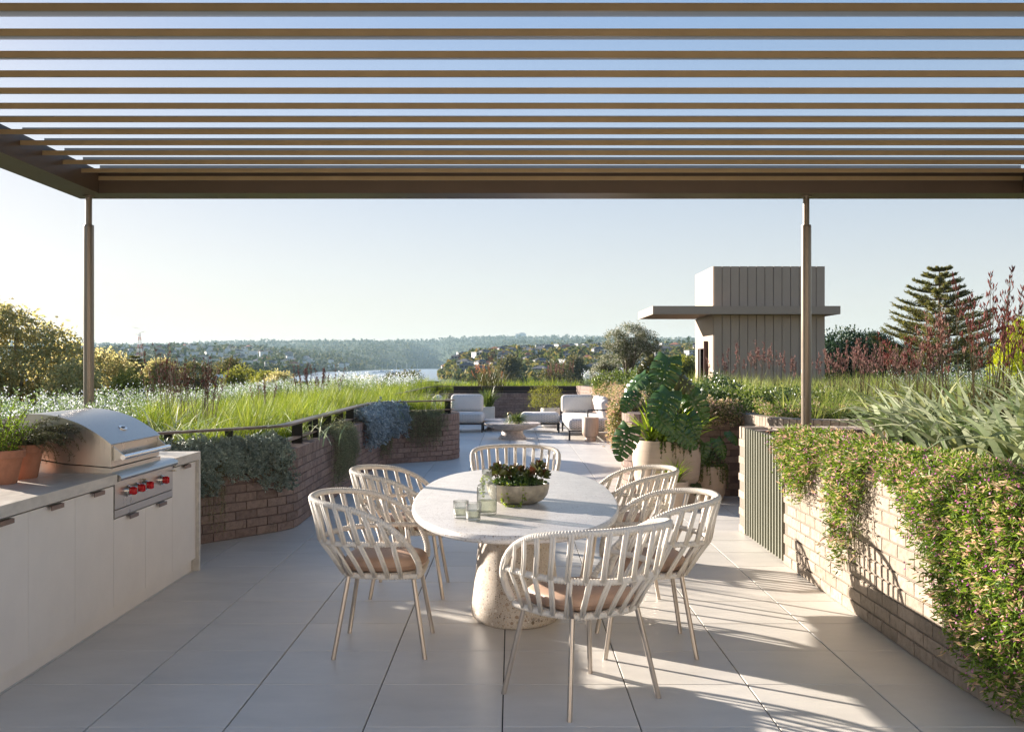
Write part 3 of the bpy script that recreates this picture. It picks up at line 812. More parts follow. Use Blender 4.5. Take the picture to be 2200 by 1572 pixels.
# ================================================================== LAND, WATER, FAR THINGS
# control table of land heights: rows = distance, columns = bearing (as tan of the angle from straight ahead)
TU = (np.array([-900, 100, 300, 500, 600, 700, 800, 870, 930, 1000, 1100, 1300, 1480, 1800, 2400, 3400]) - 1100)/2216.0
TD = np.array([0, 60, 300, 450, 600, 800, 1000, 1300, 1700, 2200, 3000, 4500, 6000, 9000])
TZT = np.array([
 [-9.5]*16,
 [-9.5]*16,
 [-9]*9 + [-9, -8, -7, -7, -7, -7, -7],
 [-8, -8, -8, -9, -9, -9, -9, -9, -8, -4, -1, 0, 0, 0, 0, 0],
 [-6, -6, -6, -6, -8, -9, -9, -9, -7, 5, 8, 8, 7, 5, 5, 5],
 [0, 0, 0, -2, -4, -9, -10, -10, -9, 10, 14, 14, 13, 10, 9, 9],
 [7, 7, 7, 4, 2, -9, -11, -11, -11, 7, 15, 19, 18, 14, 12, 12],
 [18, 18, 18, 15, 11, -8, -11, -11, -11, -6, 10, 20, 20, 18, 15, 15],
 [28, 28, 26, 30, 26, 16, -9, -11, -11, -8, 12, 24, 26, 24, 20, 20],
 [18, 18, 20, 22, 30, 30, 18, -8, -11, -8, 26, 34, 36, 30, 26, 26],
 [46, 46, 44, 48, 40, 46, 52, 44, -6, 34, 60, 64, 68, 60, 50, 50],
 [88, 88, 88, 90, 93, 98, 103, 106, 107, 108, 109, 110, 104, 92, 80, 80],
 [84, 84, 84, 86, 90, 95, 100, 104, 106, 108, 108, 108, 100, 88, 76, 76],
 [40]*16], float)
def ssnoise(x, y):
    return (np.sin(x*1.0+1.3*np.sin(y*.7))*np.cos(y*1.1+1.7*np.sin(x*.6)) + .5*np.sin(x*2.3+y*1.7+2*np.sin(y*1.3)) + .3*np.cos(x*4.7-y*3.9+np.sin(x*3)))
def land(x, y):
    x = np.asarray(x, float); y = np.asarray(y, float)
    D = np.hypot(x, y); yy = np.maximum(y, 1e-3)
    u = np.where(y > 0, x/yy, np.sign(x)*9); u = np.clip(u, TU[0], TU[-1])
    Dy = np.where(y > 0, np.minimum(yy, D), 0); Dy = np.maximum(Dy, 0)
    Dq = np.clip(np.where(np.abs(x) > yy, D*.8, yy), 0, 8999)
    j = np.clip(np.searchsorted(TU, u, side='right')-1, 0, len(TU)-2)
    i = np.clip(np.searchsorted(TD, Dq, side='right')-1, 0, len(TD)-2)
    a = (u-TU[j])/(TU[j+1]-TU[j]); b = (Dq-TD[i])/(TD[i+1]-TD[i])
    a = a*a*(3-2*a)*.7+a*.3; b = b*b*(3-2*b)*.5+b*.5
    z = (TZT[i, j]*(1-a)+TZT[i, j+1]*a)*(1-b) + (TZT[i+1, j]*(1-a)+TZT[i+1, j+1]*a)*b
    far = np.clip((Dq-700)/1500, 0, 1)
    amp = np.clip((z+7)/12, 0, 1)*(1+far*8)
    z = z + amp*(ssnoise(x/(130+250*far), y/(130+250*far))*.9 + ssnoise(x/47+3, y/61)*.35)
    return z
az = np.concatenate([np.linspace(-PI, -.75, 24, endpoint=False), np.linspace(-.75, .75, 420), np.linspace(.75, PI, 24)[1:]])
rad = np.concatenate([np.linspace(12, 250, 14, endpoint=False), np.geomspace(250, 7000, 190)])
A, Q = np.meshgrid(az, rad)
gx = Q*np.sin(A); gy = Q*np.cos(A); gz = land(gx, gy)
rz_ = gz.copy()
V = np.stack([gx, gy, gz], -1).reshape(-1, 3); na = len(az); nr = len(rad)
idx = np.arange(nr*na).reshape(nr, na)
F = np.stack([idx[:-1, :-1], idx[:-1, 1:], idx[1:, 1:], idx[1:, :-1]], -1).reshape(-1, 4)
m, t, b = newmat('wooded_land')
tc = nd(t, 'ShaderNodeTexCoord')
n1 = nd(t, 'ShaderNodeTexNoise', i_Scale=.09, i_Detail=8, i_Roughness=.75); t.links.new(tc.outputs['Object'], n1.inputs['Vector'])
r1_ = ramp(t, [(.25, (.022,.038,.016)), (.5, (.055,.08,.03)), (.62, (.10,.115,.045)), (.75, (.17,.15,.08))]); t.links.new(n1.outputs['Fac'], r1_.inputs[0])
t.links.new(r1_.outputs[0], b.inputs['Base Color']); b.inputs['Roughness'].default_value = .95; b.inputs['Specular IOR Level'].default_value = .1
n2 = nd(t, 'ShaderNodeTexNoise', i_Scale=.14, i_Detail=6); t.links.new(tc.outputs['Object'], n2.inputs['Vector'])
bp = nd(t, 'ShaderNodeBump', i_Strength=1.0, i_Distance=8); t.links.new(n2.outputs['Fac'], bp.inputs['Height']); t.links.new(bp.outputs[0], b.inputs['Normal'])
M['land'] = m
o = MB().add(V, F[:, ::-1]).build('terrain', m, smooth=True); structure(o)
WZ = -6.0
m, t, b = newmat('river_water')
b.inputs['Base Color'].default_value = (.24, .29, .33, 1); b.inputs['Roughness'].default_value = .28
tc = nd(t, 'ShaderNodeTexCoord'); n1 = nd(t, 'ShaderNodeTexNoise', i_Scale=.05, i_Detail=8, i_Roughness=.7); t.links.new(tc.outputs['Object'], n1.inputs['Vector'])
bp = nd(t, 'ShaderNodeBump', i_Strength=.25, i_Distance=1.0); t.links.new(n1.outputs['Fac'], bp.inputs['Height']); t.links.new(bp.outputs[0], b.inputs['Normal'])
mb = MB(); mb.add([(-400, 520, WZ), (200, 520, WZ), (300, 2600, WZ), (-900, 2600, WZ)], [(0, 1, 2, 3)]); structure(mb.build('river', m))

# --- forest canopy covering the far slopes: uncountable, one object per distance band
M['f_far'] = leafmat('far_canopy', [(.03,.055,.018),(.06,.095,.028),(.11,.135,.04),(.20,.18,.06)], .1, .9)
M['f_near'] = leafmat('near_hill_canopy', [(.03,.05,.018),(.07,.095,.028),(.14,.14,.04),(.26,.21,.07)], .3, .9)
def canopy(name, n, u0, u1, d0, d1, size, cards, keep=None, power=1.0, mat='f_far'):
    u = RNG.uniform(u0, u1, n); d = (d0**power + (d1**power-d0**power)*RNG.random(n))**(1/power)
    x = u*d; y = d; z = land(x, y)
    ok = z > WZ+.6
    if keep is not None: ok &= keep(x, y, u, d)
    x, y, z = x[ok], y[ok], z[ok]; k = len(x)
    s = size(y[:k])*RNG.uniform(.55, 1.35, k)
    P = np.repeat(np.stack([x, y, z], 1), cards, 0); S = np.repeat(s, cards)
    q = rand_dirs(k*cards, -.2, 1)
    P = P + q*(S*RNG.uniform(.35, 1, k*cards))[:, None]*np.array([.75, .75, .95]) + np.array([0, 0, .35])*S[:, None]
    D = nrm(rand_dirs(k*cards) + q*.6)
    mb = MB(); leaves(mb, P - D*(S*.35)[:, None], D, S*.7, S*.6, .1)
    o = mb.build(name, M[mat]); return stuff(o)
canopy('far_woodland', 15000, -.62, .55, 900, 4600, lambda d: 4.5+d*.0012, 7, power=1.5)
canopy('hillside_woodland', 3600, -.09, .30, 330, 1000, lambda d: 3.2+0*d, 28, mat='f_near')
canopy('riverside_woodland', 1700, -.62, -.08, 420, 1000, lambda d: 4.6+0*d, 20, keep=lambda x, y, u, d: land(x, y) > WZ+.8)
canopy('valley_woodland', 1100, -.62, .45, 150, 420, lambda d: 3.6+0*d, 40)

# --- houses
hw = {}
for nm, c in (('white', (.70,.69,.66)), ('cream', (.52,.46,.36)), ('grey', (.28,.28,.28)), ('sandstone', (.52,.40,.28)), ('brick', (.33,.16,.11))):
    hw[nm] = surf('painted_wall_'+nm, c, .8, var=.05, scale=.6)
hr = {}
for nm, c in (('terracotta', (.36,.13,.07)), ('slate', (.10,.10,.11)), ('pale', (.55,.54,.52)), ('brown', (.17,.10,.07))):
    hr[nm] = surf('roof_tile_'+nm, c, .8, var=.12, scale=1.5)
M['pane'] = surf('dark_window_glass', (.03,.04,.05), .12, var=.1, spec=.8)
def house_proto(w, d, h, roofh, storeys, flat, wm, rm):
    """list of (part name, mesh); built about its own base"""
    parts = []
    mb = MB().bbox((-w/2, -d/2, -6), (w/2, d/2, h))
    if storeys > 1: mb.bbox((w*.08, -d/2-2.0, -6), (w/2-.4, -d/2-.001, h*.47))
    me = mb.mesh('wall'); me.materials.append(wm); parts.append(('wall', me))
    mb = MB()
    if flat: mb.bbox((-w/2-.5, -d/2-.6, h+.001), (w/2+.5, d/2+.5, h+.35))
    else:
        e = .6; W = w/2+e; Dd = d/2+e; r_ = max(0.1, W-Dd)
        V = [(-W,-Dd,h),(W,-Dd,h),(W,Dd,h),(-W,Dd,h),(-r_,0,h+roofh),(r_,0,h+roofh)]
        mb.add(V, [(0,1,5,4),(2,3,4,5),(1,2,5),(3,0,4),(3,2,1,0)])
    me = mb.mesh('roof'); me.materials.append(rm); parts.append(('roof', me))
    sh = h/storeys; nw = max(2, int(w/3.2))
    me1 = MB().bbox((-w*.36/nw, -.06, -sh*.28), (w*.36/nw, .05, sh*.28)).mesh('window'); me1.materials.append(M['pane'])
    for s in range(storeys):
        for k in range(nw):
            x = -w/2 + (k+.5)*w/nw; yy = -d/2
            if storeys > 1 and s == 0 and x > w*.02: yy = -d/2-2.0
            if storeys > 1 and s == 0 and x > w/2-.4-w*.3/nw: continue
            parts.append(('window', me1, (x, yy-.02, s*sh+sh*.52)))
    return parts
protos = []
for (w, d, h, rh, st, fl, a, b_) in ((12,9,6,2.2,2,False,'white','slate'), (14,9,6.2,0,2,True,'white','pale'), (11,8,3.2,2.4,1,False,'cream','terracotta'),
        (13,9,6,2.6,2,False,'cream','terracotta'), (15,10,8.6,0,3,True,'white','pale'), (10,8,3.4,2,1,False,'brick','brown'), (12,8,6,2,2,False,'grey','slate'), (11,8,5.8,2.3,2,False,'sandstone','terracotta')):
    protos.append((house_proto(w, d, h, rh, st, fl, hw[a], hr[b_]), a, b_, st, fl))
def put_house(pi, x, y, rz, sc, label, group, detail=True):
    parts, a, b_, st, fl = protos[pi]
    z = float(land(x, y)) + 1.4
    r = thing('house', label, 'house', (x, y, z), rz, group, local=True); r.scale = (sc,)*3
    for p in parts:
        if p[0] == 'window' and not detail: continue
        o = link(p[0], p[1], r, p[2] if len(p) > 2 else (0,0,0))
def hlab(pi, where):
    _, a, b_, st, fl = protos[pi]
    return '%s %s-storey house, %s roof, %s' % ({'white':'white','cream':'cream','grey':'grey','brick':'brick','sandstone':'sandstone'}[a], {1:'single',2:'two',3:'three'}[st],
            'flat pale' if fl else {'terracotta':'orange tiled','slate':'dark slate','brown':'brown tiled','pale':'pale'}[b_], where)
placed = []
def far_enough(x, y, r):
    for (a, b2) in placed:
        if (a-x)**2+(b2-y)**2 < r*r: return False
    placed.append((x, y)); return True
cnt = 0
for _ in range(4000):
    if cnt >= 150: break
    d = 370*(2.4**random.random()); u = random.uniform(-.065, .19)
    x, y = u*d, d; z = float(land(x, y))
    if z < WZ+2 or not far_enough(x, y, 10+.010*d): continue
    pi = random.choice([0,1,2,0,4,5,6,1,0,3,6,4,6,0]); cnt += 1
    zone = 'low on the hillside by the river' if d < 520 else ('halfway up the right hillside' if d < 690 else 'near the top of the right hillside')
    put_house(pi, x, y, random.uniform(-.6, .6), random.uniform(.36, .6), hlab(pi, zone), 'hillside houses right of the river')
cnt = 0
for _ in range(4000):
    if cnt >= 90: break
    d = 850*(1.9**random.random()); u = random.uniform(-.38, -.10)
    x, y = u*d, d; z = float(land(x, y))
    if z < WZ+3 or not far_enough(x, y, 26) or ssnoise(x/180, y/180) < -.2: continue
    pi = random.choice([0,1,1,4,6,0,3]); cnt += 1
    put_house(pi, x, y, random.uniform(-.6, .6), random.uniform(.5, .8), hlab(pi, 'on the slope left of the river'), 'houses on the slope left of the river', detail=False)
cnt = 0
for _ in range(3000):
    if cnt >= 40: break
    d = 1100*(1.9**random.random()); u = random.uniform(.02, .19)
    x, y = u*d, d
    if not far_enough(x, y, 30): continue
    pi = random.choice([0,1,3,4,6]); cnt += 1
    put_house(pi, x, y, random.uniform(-.6, .6), random.uniform(.5, .8), hlab(pi, 'on the far right ridge'), 'houses on the far right ridge', detail=False)
for (u_, n_) in ((.012, 3),):
    x = (1119-1100)/2216*4300; z = float(land(x, 4300))
    mb = MB(); mb.bbox((x-22, 4300, z-20), (x+22, 4330, z+17)); mb.bbox((x-6, 4290, z-20), (x+16, 4299, z+21))
    o = mb.build('apartment_block', hw['white'], origin=(x, 4300, z)); tag(o, 'pale apartment block alone on the central skyline ridge', 'building')
for k, (dx, hh) in enumerate(((0, 30), (16, 38), (30, 24))):
    x = (1915+dx*1.0-1100)/2216*2600; z = 46
    mb = MB().bbox((x-14, 2600+k*20, z-50), (x+3, 2620+k*20, z+hh*.5))
    o = mb.build('tower_block', hw['sandstone' if k == 1 else 'grey'], origin=(x, 2600, z)); tag(o, ['short', 'tallest', 'right-hand low'][k]+' city tower block on the skyline left of the Norfolk pine', 'building', 'distant tower blocks')

# radio mast
mx = (300-1100)/2216*900; mz = float(land(mx, 900))
t_ = thing('radio_mast', 'faint red and white lattice mast on the left skyline', 'mast', (mx, 900, mz))
mtop = 1.57+(783-712)/2216*900
M['mast_red'] = surf('mast_red', (.5,.12,.08), .7); M['mast_white'] = surf('mast_white', (.75,.74,.72), .7)
for k in range(8):
    a, b2 = mz+(mtop-mz)*k/8, mz+(mtop-mz)*(k+1)/8
    mb = MB(); w0, w1 = 2.4-1.9*k/8, 2.4-1.9*(k+1)/8
    cs = [(-1,-1),(1,-1),(1,1),(-1,1)]
    for i in range(4):
        p0 = (mx+cs[i][0]*w0, 900+cs[i][1]*w0, a); p1 = (mx+cs[i][0]*w1, 900+cs[i][1]*w1, b2)
        q1 = (mx+cs[(i+1)%4][0]*w1, 900+cs[(i+1)%4][1]*w1, b2); q0 = (mx+cs[(i+1)%4][0]*w0, 900+cs[(i+1)%4][1]*w0, a)
        mb.tube([p0, p1], .16, 4); mb.tube([p0, q1], .08, 3); mb.tube([q0, p1], .08, 3)
    mb.build('lattice_section', M['mast_red' if k % 2 == 0 else 'mast_white'], t_)
for k, (dz, dx) in enumerate(((0, 3), (3.5, -3.5), (-2.5, -2.5))):
    MB().tube([(mx, 900, mtop+dz), (mx+dx*1.6, 900, mtop+dz+1.5)], .14, 4).build('antenna', M['mast_white'], t_)

# boats
M['hull'] = surf('white_hull', (.8,.8,.8), .4)
bcount = 0
for (px_, py_) in ((905,789),(880,791),(862,793),(846,792),(832,795),(896,794),(820,797),(873,797),(805,798),(850,799)):
    D = 2216*(1.57-WZ)/(py_-783); x = (px_-1100)/2216*D
    if float(land(x, D)) > WZ: continue
    s = random.uniform(.8, 1.3); mb = MB()
    pr = [(-4,-.2),(-4.2,.9),(4.8,1.2),(3.6,-.2)]
    V = [(a*s, wv*(1 if a < 2 else .25), b2*s) for wv in (-1.3, 1.3) for a, b2 in pr]
    mb.add(V, [(0,3,2,1),(4,5,6,7),(0,1,5,4),(1,2,6,5),(2,3,7,6),(3,0,4,7)]); mb.box((-.4*s, 0, 1.5*s), (3*s, 1.5, 1.1*s))
    mb.tube([(0.6*s, 0, 1.2*s), (.6*s, 0, 9*s)], .09, 4)
    me = mb.mesh('moored_boat'); me.materials.append(M['hull'])
    o = link('moored_boat', me, None, (x, D, WZ)); o.rotation_euler = (0, 0, random.uniform(-.5, .5)); bcount += 1
    tag(o, 'small white boat moored off the wooded left bank of the river', 'boat', 'boats moored on the river')

# --- trees one can tell apart
def tree(name, label, loc, H, crowns, mat, nl=6000, ls=.35, trunk=.3, bark='bark', group=None, limbs=True, droop=0, trunks=1, gap=.0, leaf='leaf'):
    """crowns: ellipsoid clumps (dx,dy,dz,rx,ry,rz); leaves gathered in clumps on their shells"""
    t = thing(name, label, 'tree', loc, group=group)
    x0, y0, z0 = loc
    mb = MB()
    for q in range(trunks):
        a = 2*PI*q/trunks + .5; r0 = trunk*(1 if trunks == 1 else .6)
        top = np.array([0, 0, H*.62]) if trunks == 1 else np.array([math.cos(a)*H*.14, math.sin(a)*H*.1, H*.65])
        P = catmull([(x0+math.cos(a)*r0*(trunks > 1), y0+math.sin(a)*r0*(trunks > 1), z0-.3), (x0+top[0]*.25+random.uniform(-.3,.3)*trunk*2, y0+top[1]*.3, z0+H*.25), (x0+top[0]*.7, y0+top[1]*.7, z0+top[2]*.75), (x0+top[0], y0+top[1], z0+top[2])], 4)
        mb.tube(P, np.linspace(r0, r0*.45, len(P)), 8)
    for (dx, dy, dz, rx, ry, rz) in crowns:
        if not limbs: break
        st = np.array([x0, y0, z0+max(H*.25, dz*.55)]); en = np.array([x0+dx, y0+dy, z0+dz])
        mid = (st+en)/2 + np.array([0, 0, -H*.03])
        mb.tube(catmull([st, mid, en], 4), np.linspace(trunk*.45, trunk*.12, 9), 6)
    mb.build('trunk', M[bark], t, smooth=True)
    vol = np.array([c[3]*c[4]*c[5] for c in crowns])**(.67); vol = vol/vol.sum()
    mb = MB()
    for c, w in zip(crowns, vol):
        n = int(nl*w); k = max(5, n//26)
        q = rand_dirs(k, -.75, 1); rr = RNG.uniform(.55, 1.02, k)**.6
        cc = q*rr[:, None]*np.array(c[3:6]) + np.array([x0+c[0], y0+c[1], z0+c[2]])
        P = np.repeat(cc, n//k, 0); m_ = len(P); sp = ls*2.1
        P = P + RNG.normal(0, 1, (m_, 3))*sp*np.array([.55, .55, .4])
        D = rand_dirs(m_) + np.array([0, 0, -droop]) + .5*np.repeat(q, n//k, 0)
        leaves(mb, P, D, ls*RNG.uniform(.7, 1.3, m_), ls*.5*RNG.uniform(.7, 1.2, m_), .15)
    mb.build('crown', M[mat], t)
    return t
def pxl(px_, D): return (px_-1100)/2216*D
def zof(py_, D): return 1.57-(py_-783)/2216*D
G = -9.0
# great gum on the left
D = 55
tree('gum_tree', 'huge hazy gum tree filling the left edge of the view', (pxl(20, D), D, G), 14,
     [(-1.2,0,13.0,1.6,1.6,1.0), (.4,0,12.6,1.2,1.6,.9), (-3.0,0,11.6,1.7,2,1.5), (2.3,0,11.9,.9,1.3,.7), (3.3,0,10.9,.8,1.2,.9), (1.2,-1,10.2,1.9,1.8,1.3), (-1.0,-1,10.0,2.0,1.8,1.4), (3.3,0,9.3,1.0,1.4,1.2), (.6,-1,8.2,2.4,2,1.6), (-2.5,-1,7.6,2.5,2,1.6), (3.2,0,7.2,1.5,2,1.4), (1.2,-1,6.0,2.4,2,1.6), (-3,0,5,3,2,2), (2,0,4.2,2.6,2,2)],
     'l_gum', 30000, .28, .55, 'grey_bark', droop=.9)
D = 62
tree('gum_tree', 'open-crowned gum just right of the left pergola post', (pxl(215, D), D, G), 11.5,
     [(.3,0,10.6,1.2,1.2,.8), (1.0,0,9.6,.8,1,.7), (-.4,0,8.6,1.2,1,1.0), (-.8,0,6.6,1.6,1.4,1.3), (.9,0,6.0,1.5,1.4,1.3), (0,0,4,2.2,2,2)], 'l_gum', 13000, .26, .3, 'grey_bark', droop=.6)
D = 50
tree('gum_tree', 'mid-green gum directly behind the left pergola post', (pxl(165, D), D, G), 11,
     [(.0,0,9.6,.9,1.1,1.2), (-.6,0,8.0,1.3,1.3,1.3), (.6,0,7.2,1.3,1.4,1.4), (0,0,4.6,2.4,2,2.2)], 'l_gum', 13000, .26, .3, 'grey_bark', droop=.6)
for (px_, py_, w_, D, mat, lab) in ((285, 792, 66, 48, 'l_bush_y', 'rounded olive-green tree below the open-crowned gum'),
        (250, 772, 60, 70, 'l_gum', 'dark green tree top between the post and the rounded olive tree'),
        (420, 776, 70, 95, 'l_olive_tree', 'hazy olive tree behind the tall red kangaroo paws'),
        (345, 772, 44, 85, 'l_gum', 'small dull-green tree right of the spiky pine'),
        (497, 772, 54, 110, 'l_olive_tree', 'flat-topped dark green tree behind the gabled house'),
        (520, 785, 60, 80, 'l_bush_y', 'mid-green rounded tree right of the gabled house'),
        (575, 795, 64, 75, 'l_bush_y', 'bright yellow-green tree right of the gabled house'),
        (600, 800, 50, 66, 'l_gum', 'low olive tree at the near river bank'),
        (790, 806, 60, 120, 'l_gum', 'low sandy-green tree in front of the river, leftmost of the pair'),
        (850, 801, 52, 130, 'l_olive_tree', 'low sandy-green tree in front of the river, rightmost of the pair'),
        (885, 797, 36, 180, 'l_olive_tree', 'small dark tree on the point where the river meets the hill'),
        (1235, 764, 34, 260, 'l_olive_tree', 'upright dark tree standing above the hillside houses'),
        (1095, 765, 26, 300, 'l_olive_tree', 'upright olive tree in the middle of the hillside suburb'),
        (1195, 776, 54, 200, 'l_olive_tree', 'broad dark tree left of the white-flowering tree'),
        (1470, 765, 44, 90, 'l_bush_y', 'orange-tinged tree left of the rooftop tower')):
    x = pxl(px_, D); zt = zof(py_-(0), D); H = zt-G; wr = w_/2216*D/2
    tree('tree', lab, (x, D, G), H, [(0,0,H-wr*.8,wr,wr,wr*.8), (-wr*.7,0,H-wr*1.6,wr*.8,wr,wr*.9), (wr*.7,0,H-wr*1.7,wr*.8,wr,wr*.9), (0,0,H-wr*2.6,wr*1.3,wr,wr*1.3)],
         mat, 9000 if D < 150 else 3500, .0024*D, .2, group=None)
# gabled house nearby
put_house(2, pxl(466, 105), 105, PI/2-.2, .62, 'small grey-white gabled house among the trees left of centre', None) if False else None
gh = thing('gabled_house', 'small grey-white gabled house among the trees below the flat-topped tree', 'house', (pxl(466, 100), 100, G))
x = pxl(466, 100); zt = zof(805, 100)
MB().add([(x-1.3,100,G),(x+1.3,100,G),(x+1.3,100,zt-1),(x,100,zt),(x-1.3,100,zt-1),(x-1.3,105,G),(x+1.3,105,G),(x+1.3,105,zt-1),(x,105,zt),(x-1.3,105,zt-1)],
   [(0,1,2,3,4),(9,8,7,6,5),(0,4,9,5),(1,6,7,2)]).build('wall', hw['grey'], gh)
MB().add([(x-1.55,99.6,zt-1.2),(x,99.6,zt+.02),(x,105.3,zt+.02),(x-1.55,105.3,zt-1.2),(x+1.55,99.6,zt-1.2),(x+1.55,105.3,zt-1.2),(x-1.55,99.6,zt-1.05),(x,99.6,zt+.17),(x,105.3,zt+.17),(x-1.55,105.3,zt-1.05),(x+1.55,99.6,zt-1.05),(x+1.55,105.3,zt-1.05)],
   [(6,7,8,9),(7,10,11,8),(0,1,7,6),(1,4,10,7),(0,3,2,1),(1,2,5,4)]).build('roof', hw['white'], gh)
MB().bbox((x-.35,99.93,zt-1.7),(x+.35,99.99,zt-1.05)).build('window', M['pane'], gh)

# dark trees right of the tower
D = 60
tree('broadleaf_tree', 'dark green round tree just right of the rooftop tower', (pxl(1805, D), D, G), 14, [(.3,0,11.6,1.2,1.2,1.2), (-.7,0,10.6,1.2,1.2,1.2), (1.0,0,10.6,1.0,1.2,1.1), (0,0,9,2,1.5,1.8)], 'l_tree', 15000, .2, .3)
D = 64
tree('broadleaf_tree', 'smaller dark green tree left of the tower blocks', (pxl(1892, D), D, G), 12.7, [(-.3,0,11.8,.7,.9,.8), (.2,0,10.9,1.0,1,.9), (0,0,9.6,1.4,1.3,1.5)], 'l_tree', 11000, .2, .3)

# Norfolk pines
def norfolk(label, px_, D, ytop, hw_, ybase_w, tiers=17, nl=10):
    x0 = pxl(px_, D); zt = zof(ytop, D); t = thing('norfolk_pine', label, 'tree', (x0, D, G), group=None)
    MB().tube([(x0, D, G), (x0+.05, D, (G+zt)/2), (x0, D, zt)], [.32, .2, .03], 8).build('trunk', M['bark'], t, smooth=True)
    mb = MB(); wood = MB(); Hc = zt - zof(ybase_w, D)
    for k in range(tiers):
        f = (k+.35)/tiers; zz = zt - f*Hc; L = hw_*(.10+.95*f**.85)
        nb = 6
        for j in range(nb):
            a = 2*PI*(j+.5*(k % 2))/nb + random.uniform(-.15, .15); Lb = L*random.uniform(.82, 1.05)
            s = np.linspace(0, 1, 9)
            P = np.stack([x0+np.cos(a)*Lb*s, D+np.sin(a)*Lb*s, zz - .12*Lb*s*1.6 + Lb*.36*s**2.0], 1)
            wood.tube(P, np.linspace(.05, .015, 9), 4)
            # rope-like upward-swept fronds, longest at the outer third
            ns = int(40+70*f); q = RNG.uniform(.18, 1, ns)**.75
            B = np.stack([np.interp(q, s, P[:, i]) for i in range(3)], 1)
            dirr = np.array([math.cos(a), math.sin(a), .1]); side = np.array([-math.sin(a), math.cos(a), 0])
            sg = RNG.choice([-1, 1], ns)*RNG.uniform(.1, 1, ns)
            Dd = dirr*.65 + side*sg[:, None] + np.array([0, 0, .55])*RNG.uniform(.3, 1, ns)[:, None]
            ln = Lb*.30*(1-.62*q)*RNG.uniform(.6, 1.2, ns)+.14
            for rep in range(nl):
                o_ = nrm(Dd)*(ln*rep/nl)[:, None]
                leaves(mb, B+o_+RNG.normal(0, .012, B.shape), nrm(Dd)+RNG.normal(0, .45, B.shape), .12, .05, .1)
    wood.build('branches', M['bark'], t); mb.build('crown', M['l_pine'], t)
norfolk('tall tiered Norfolk pine rising above the right planting', 2018, 58, 573, 4.1, 800, 15, 9)
norfolk('Norfolk pine cut by the right edge of the picture', 2248, 62, 638, 3.6, 800, 12, 6)
norfolk('small spiky Norfolk pine in the haze left of centre', 290, 90, 763, 1.9, 815, 7, 4)
# lime conifer
D = 42
tree('lime_conifer', 'bright lime-yellow conifer at the right edge behind the kangaroo paws', (pxl(2195, D), D, G), zof(682, D)-G,
     [(0,0,zof(705, D)-G,.32,.4,.5), (-.1,0,zof(735, D)-G,.6,.6,.8), (-.15,0,zof(770, D)-G,.9,.8,.9), (-.2,0,zof(815, D)-G,1.2,1,1.2)], 'l_lime', 9000, .11, .15, limbs=False)
# silver-flowering multi-stemmed tree on the roof planter
D = 27
tree('flowering_tree', 'multi-stemmed small tree dusted with silvery white flowers left of the tower', (pxl(1352, D), D, .9), 2.1,
     [(.05,0,1.42,.44,.42,.38), (-.34,0,1.30,.32,.32,.32), (.44,0,1.24,.36,.35,.36), (.15,-.1,1.05,.52,.42,.35), (-.2,0,.9,.38,.35,.3)], 'l_white_tree', 15000, .042, .075, 'grey_bark', trunks=5)
tree('flowering_shrub', 'loose white-flowering shrub left of the multi-stemmed tree', (pxl(1302, D), D-.5, .9), .95,
     [(0,0,.72,.24,.3,.26), (-.18,0,.45,.26,.3,.26), (.15,0,.4,.24,.3,.26)], 'l_white_tree', 6000, .042, .04, 'grey_bark', trunks=3)

# --- the air between here and the hills
hb = MB().bbox((-7400, -7400, -16), (7400, 7400, 150)).build('haze', M['rail_dark']); stuff(hb)
hm = bpy.data.materials.new('haze_air'); hm.use_nodes = True; t = hm.node_tree; t.nodes.clear()
ho = t.nodes.new('ShaderNodeOutputMaterial'); hv = t.nodes.new('ShaderNodeVolumePrincipled')
hv.inputs['Color'].default_value = (.62, .86, 1.0, 1); hv.inputs['Density'].default_value = 0.85e-4; hv.inputs['Anisotropy'].default_value = 0
t.links.new(hv.outputs[0], ho.inputs['Volume']); hb.data.materials.clear(); hb.data.materials.append(hm)

# ================================================================== KITCHEN BENCH
KF = -2.43    # plane of the door fronts
bench = thing('kitchen_bench', 'long off-white outdoor kitchen bench with stone top along the left edge', 'outdoor kitchen', (-2.78, 5.5, 0))
KY0, KY1 = 2.3, 7.965
cz = .852
bt = MB()
bt.bbox((-3.15, KY0, cz), (-2.405, 6.285, .912)); bt.bbox((-3.15, 7.385, cz), (-2.405, KY1, .912)); bt.bbox((-3.15, 6.286, cz), (-2.56, 7.384, .912))
bt.build('benchtop', M['stone'], bench)
MB().bbox((-3.15, 7.925, 0), (-2.405, KY1, cz-.001)).build('waterfall_end', M['stone'], bench)
MB().bbox((-3.12, KY0, .10), (-2.452, 7.92, cz-.002)).build('carcass', M['steel_dark'], bench)
MB().bbox((-3.1, KY0, 0), (-2.462, 7.92, .092)).build('toe_kick', M['cabinet'], bench)
def door(y0, y1, z0, z1, pull=True, py=None):
    d = MB().bbox((-2.451, y0+.0018, z0), (KF, y1-.0018, z1)).build('door', M['cabinet'], bench)
    if pull:
        pc = (y0+y1)/2 if py is None else py
        mb = MB(); mb.bbox((KF-.012, pc-.075, z1-.004), (KF+.028, pc+.075, z1-.0005)); mb.bbox((KF+.0245, pc-.075, z1-.024), (KF+.0285, pc+.075, z1-.0041))
        o = mb.build('pull', M['pull'], None); o.parent = d; o.location = (-bench.location.x, -bench.location.y, 0)
for a, b_ in ((2.42, 2.97), (2.97, 3.52), (3.52, 4.075), (4.075, 4.63), (4.63, 5.18), (5.18, 5.736), (5.736, 6.29)): door(a, b_, .098, .838)
door(6.29, 6.838, .098, .632); door(6.838, 7.377, .098, .632); door(7.377, 7.922, .098, .838)

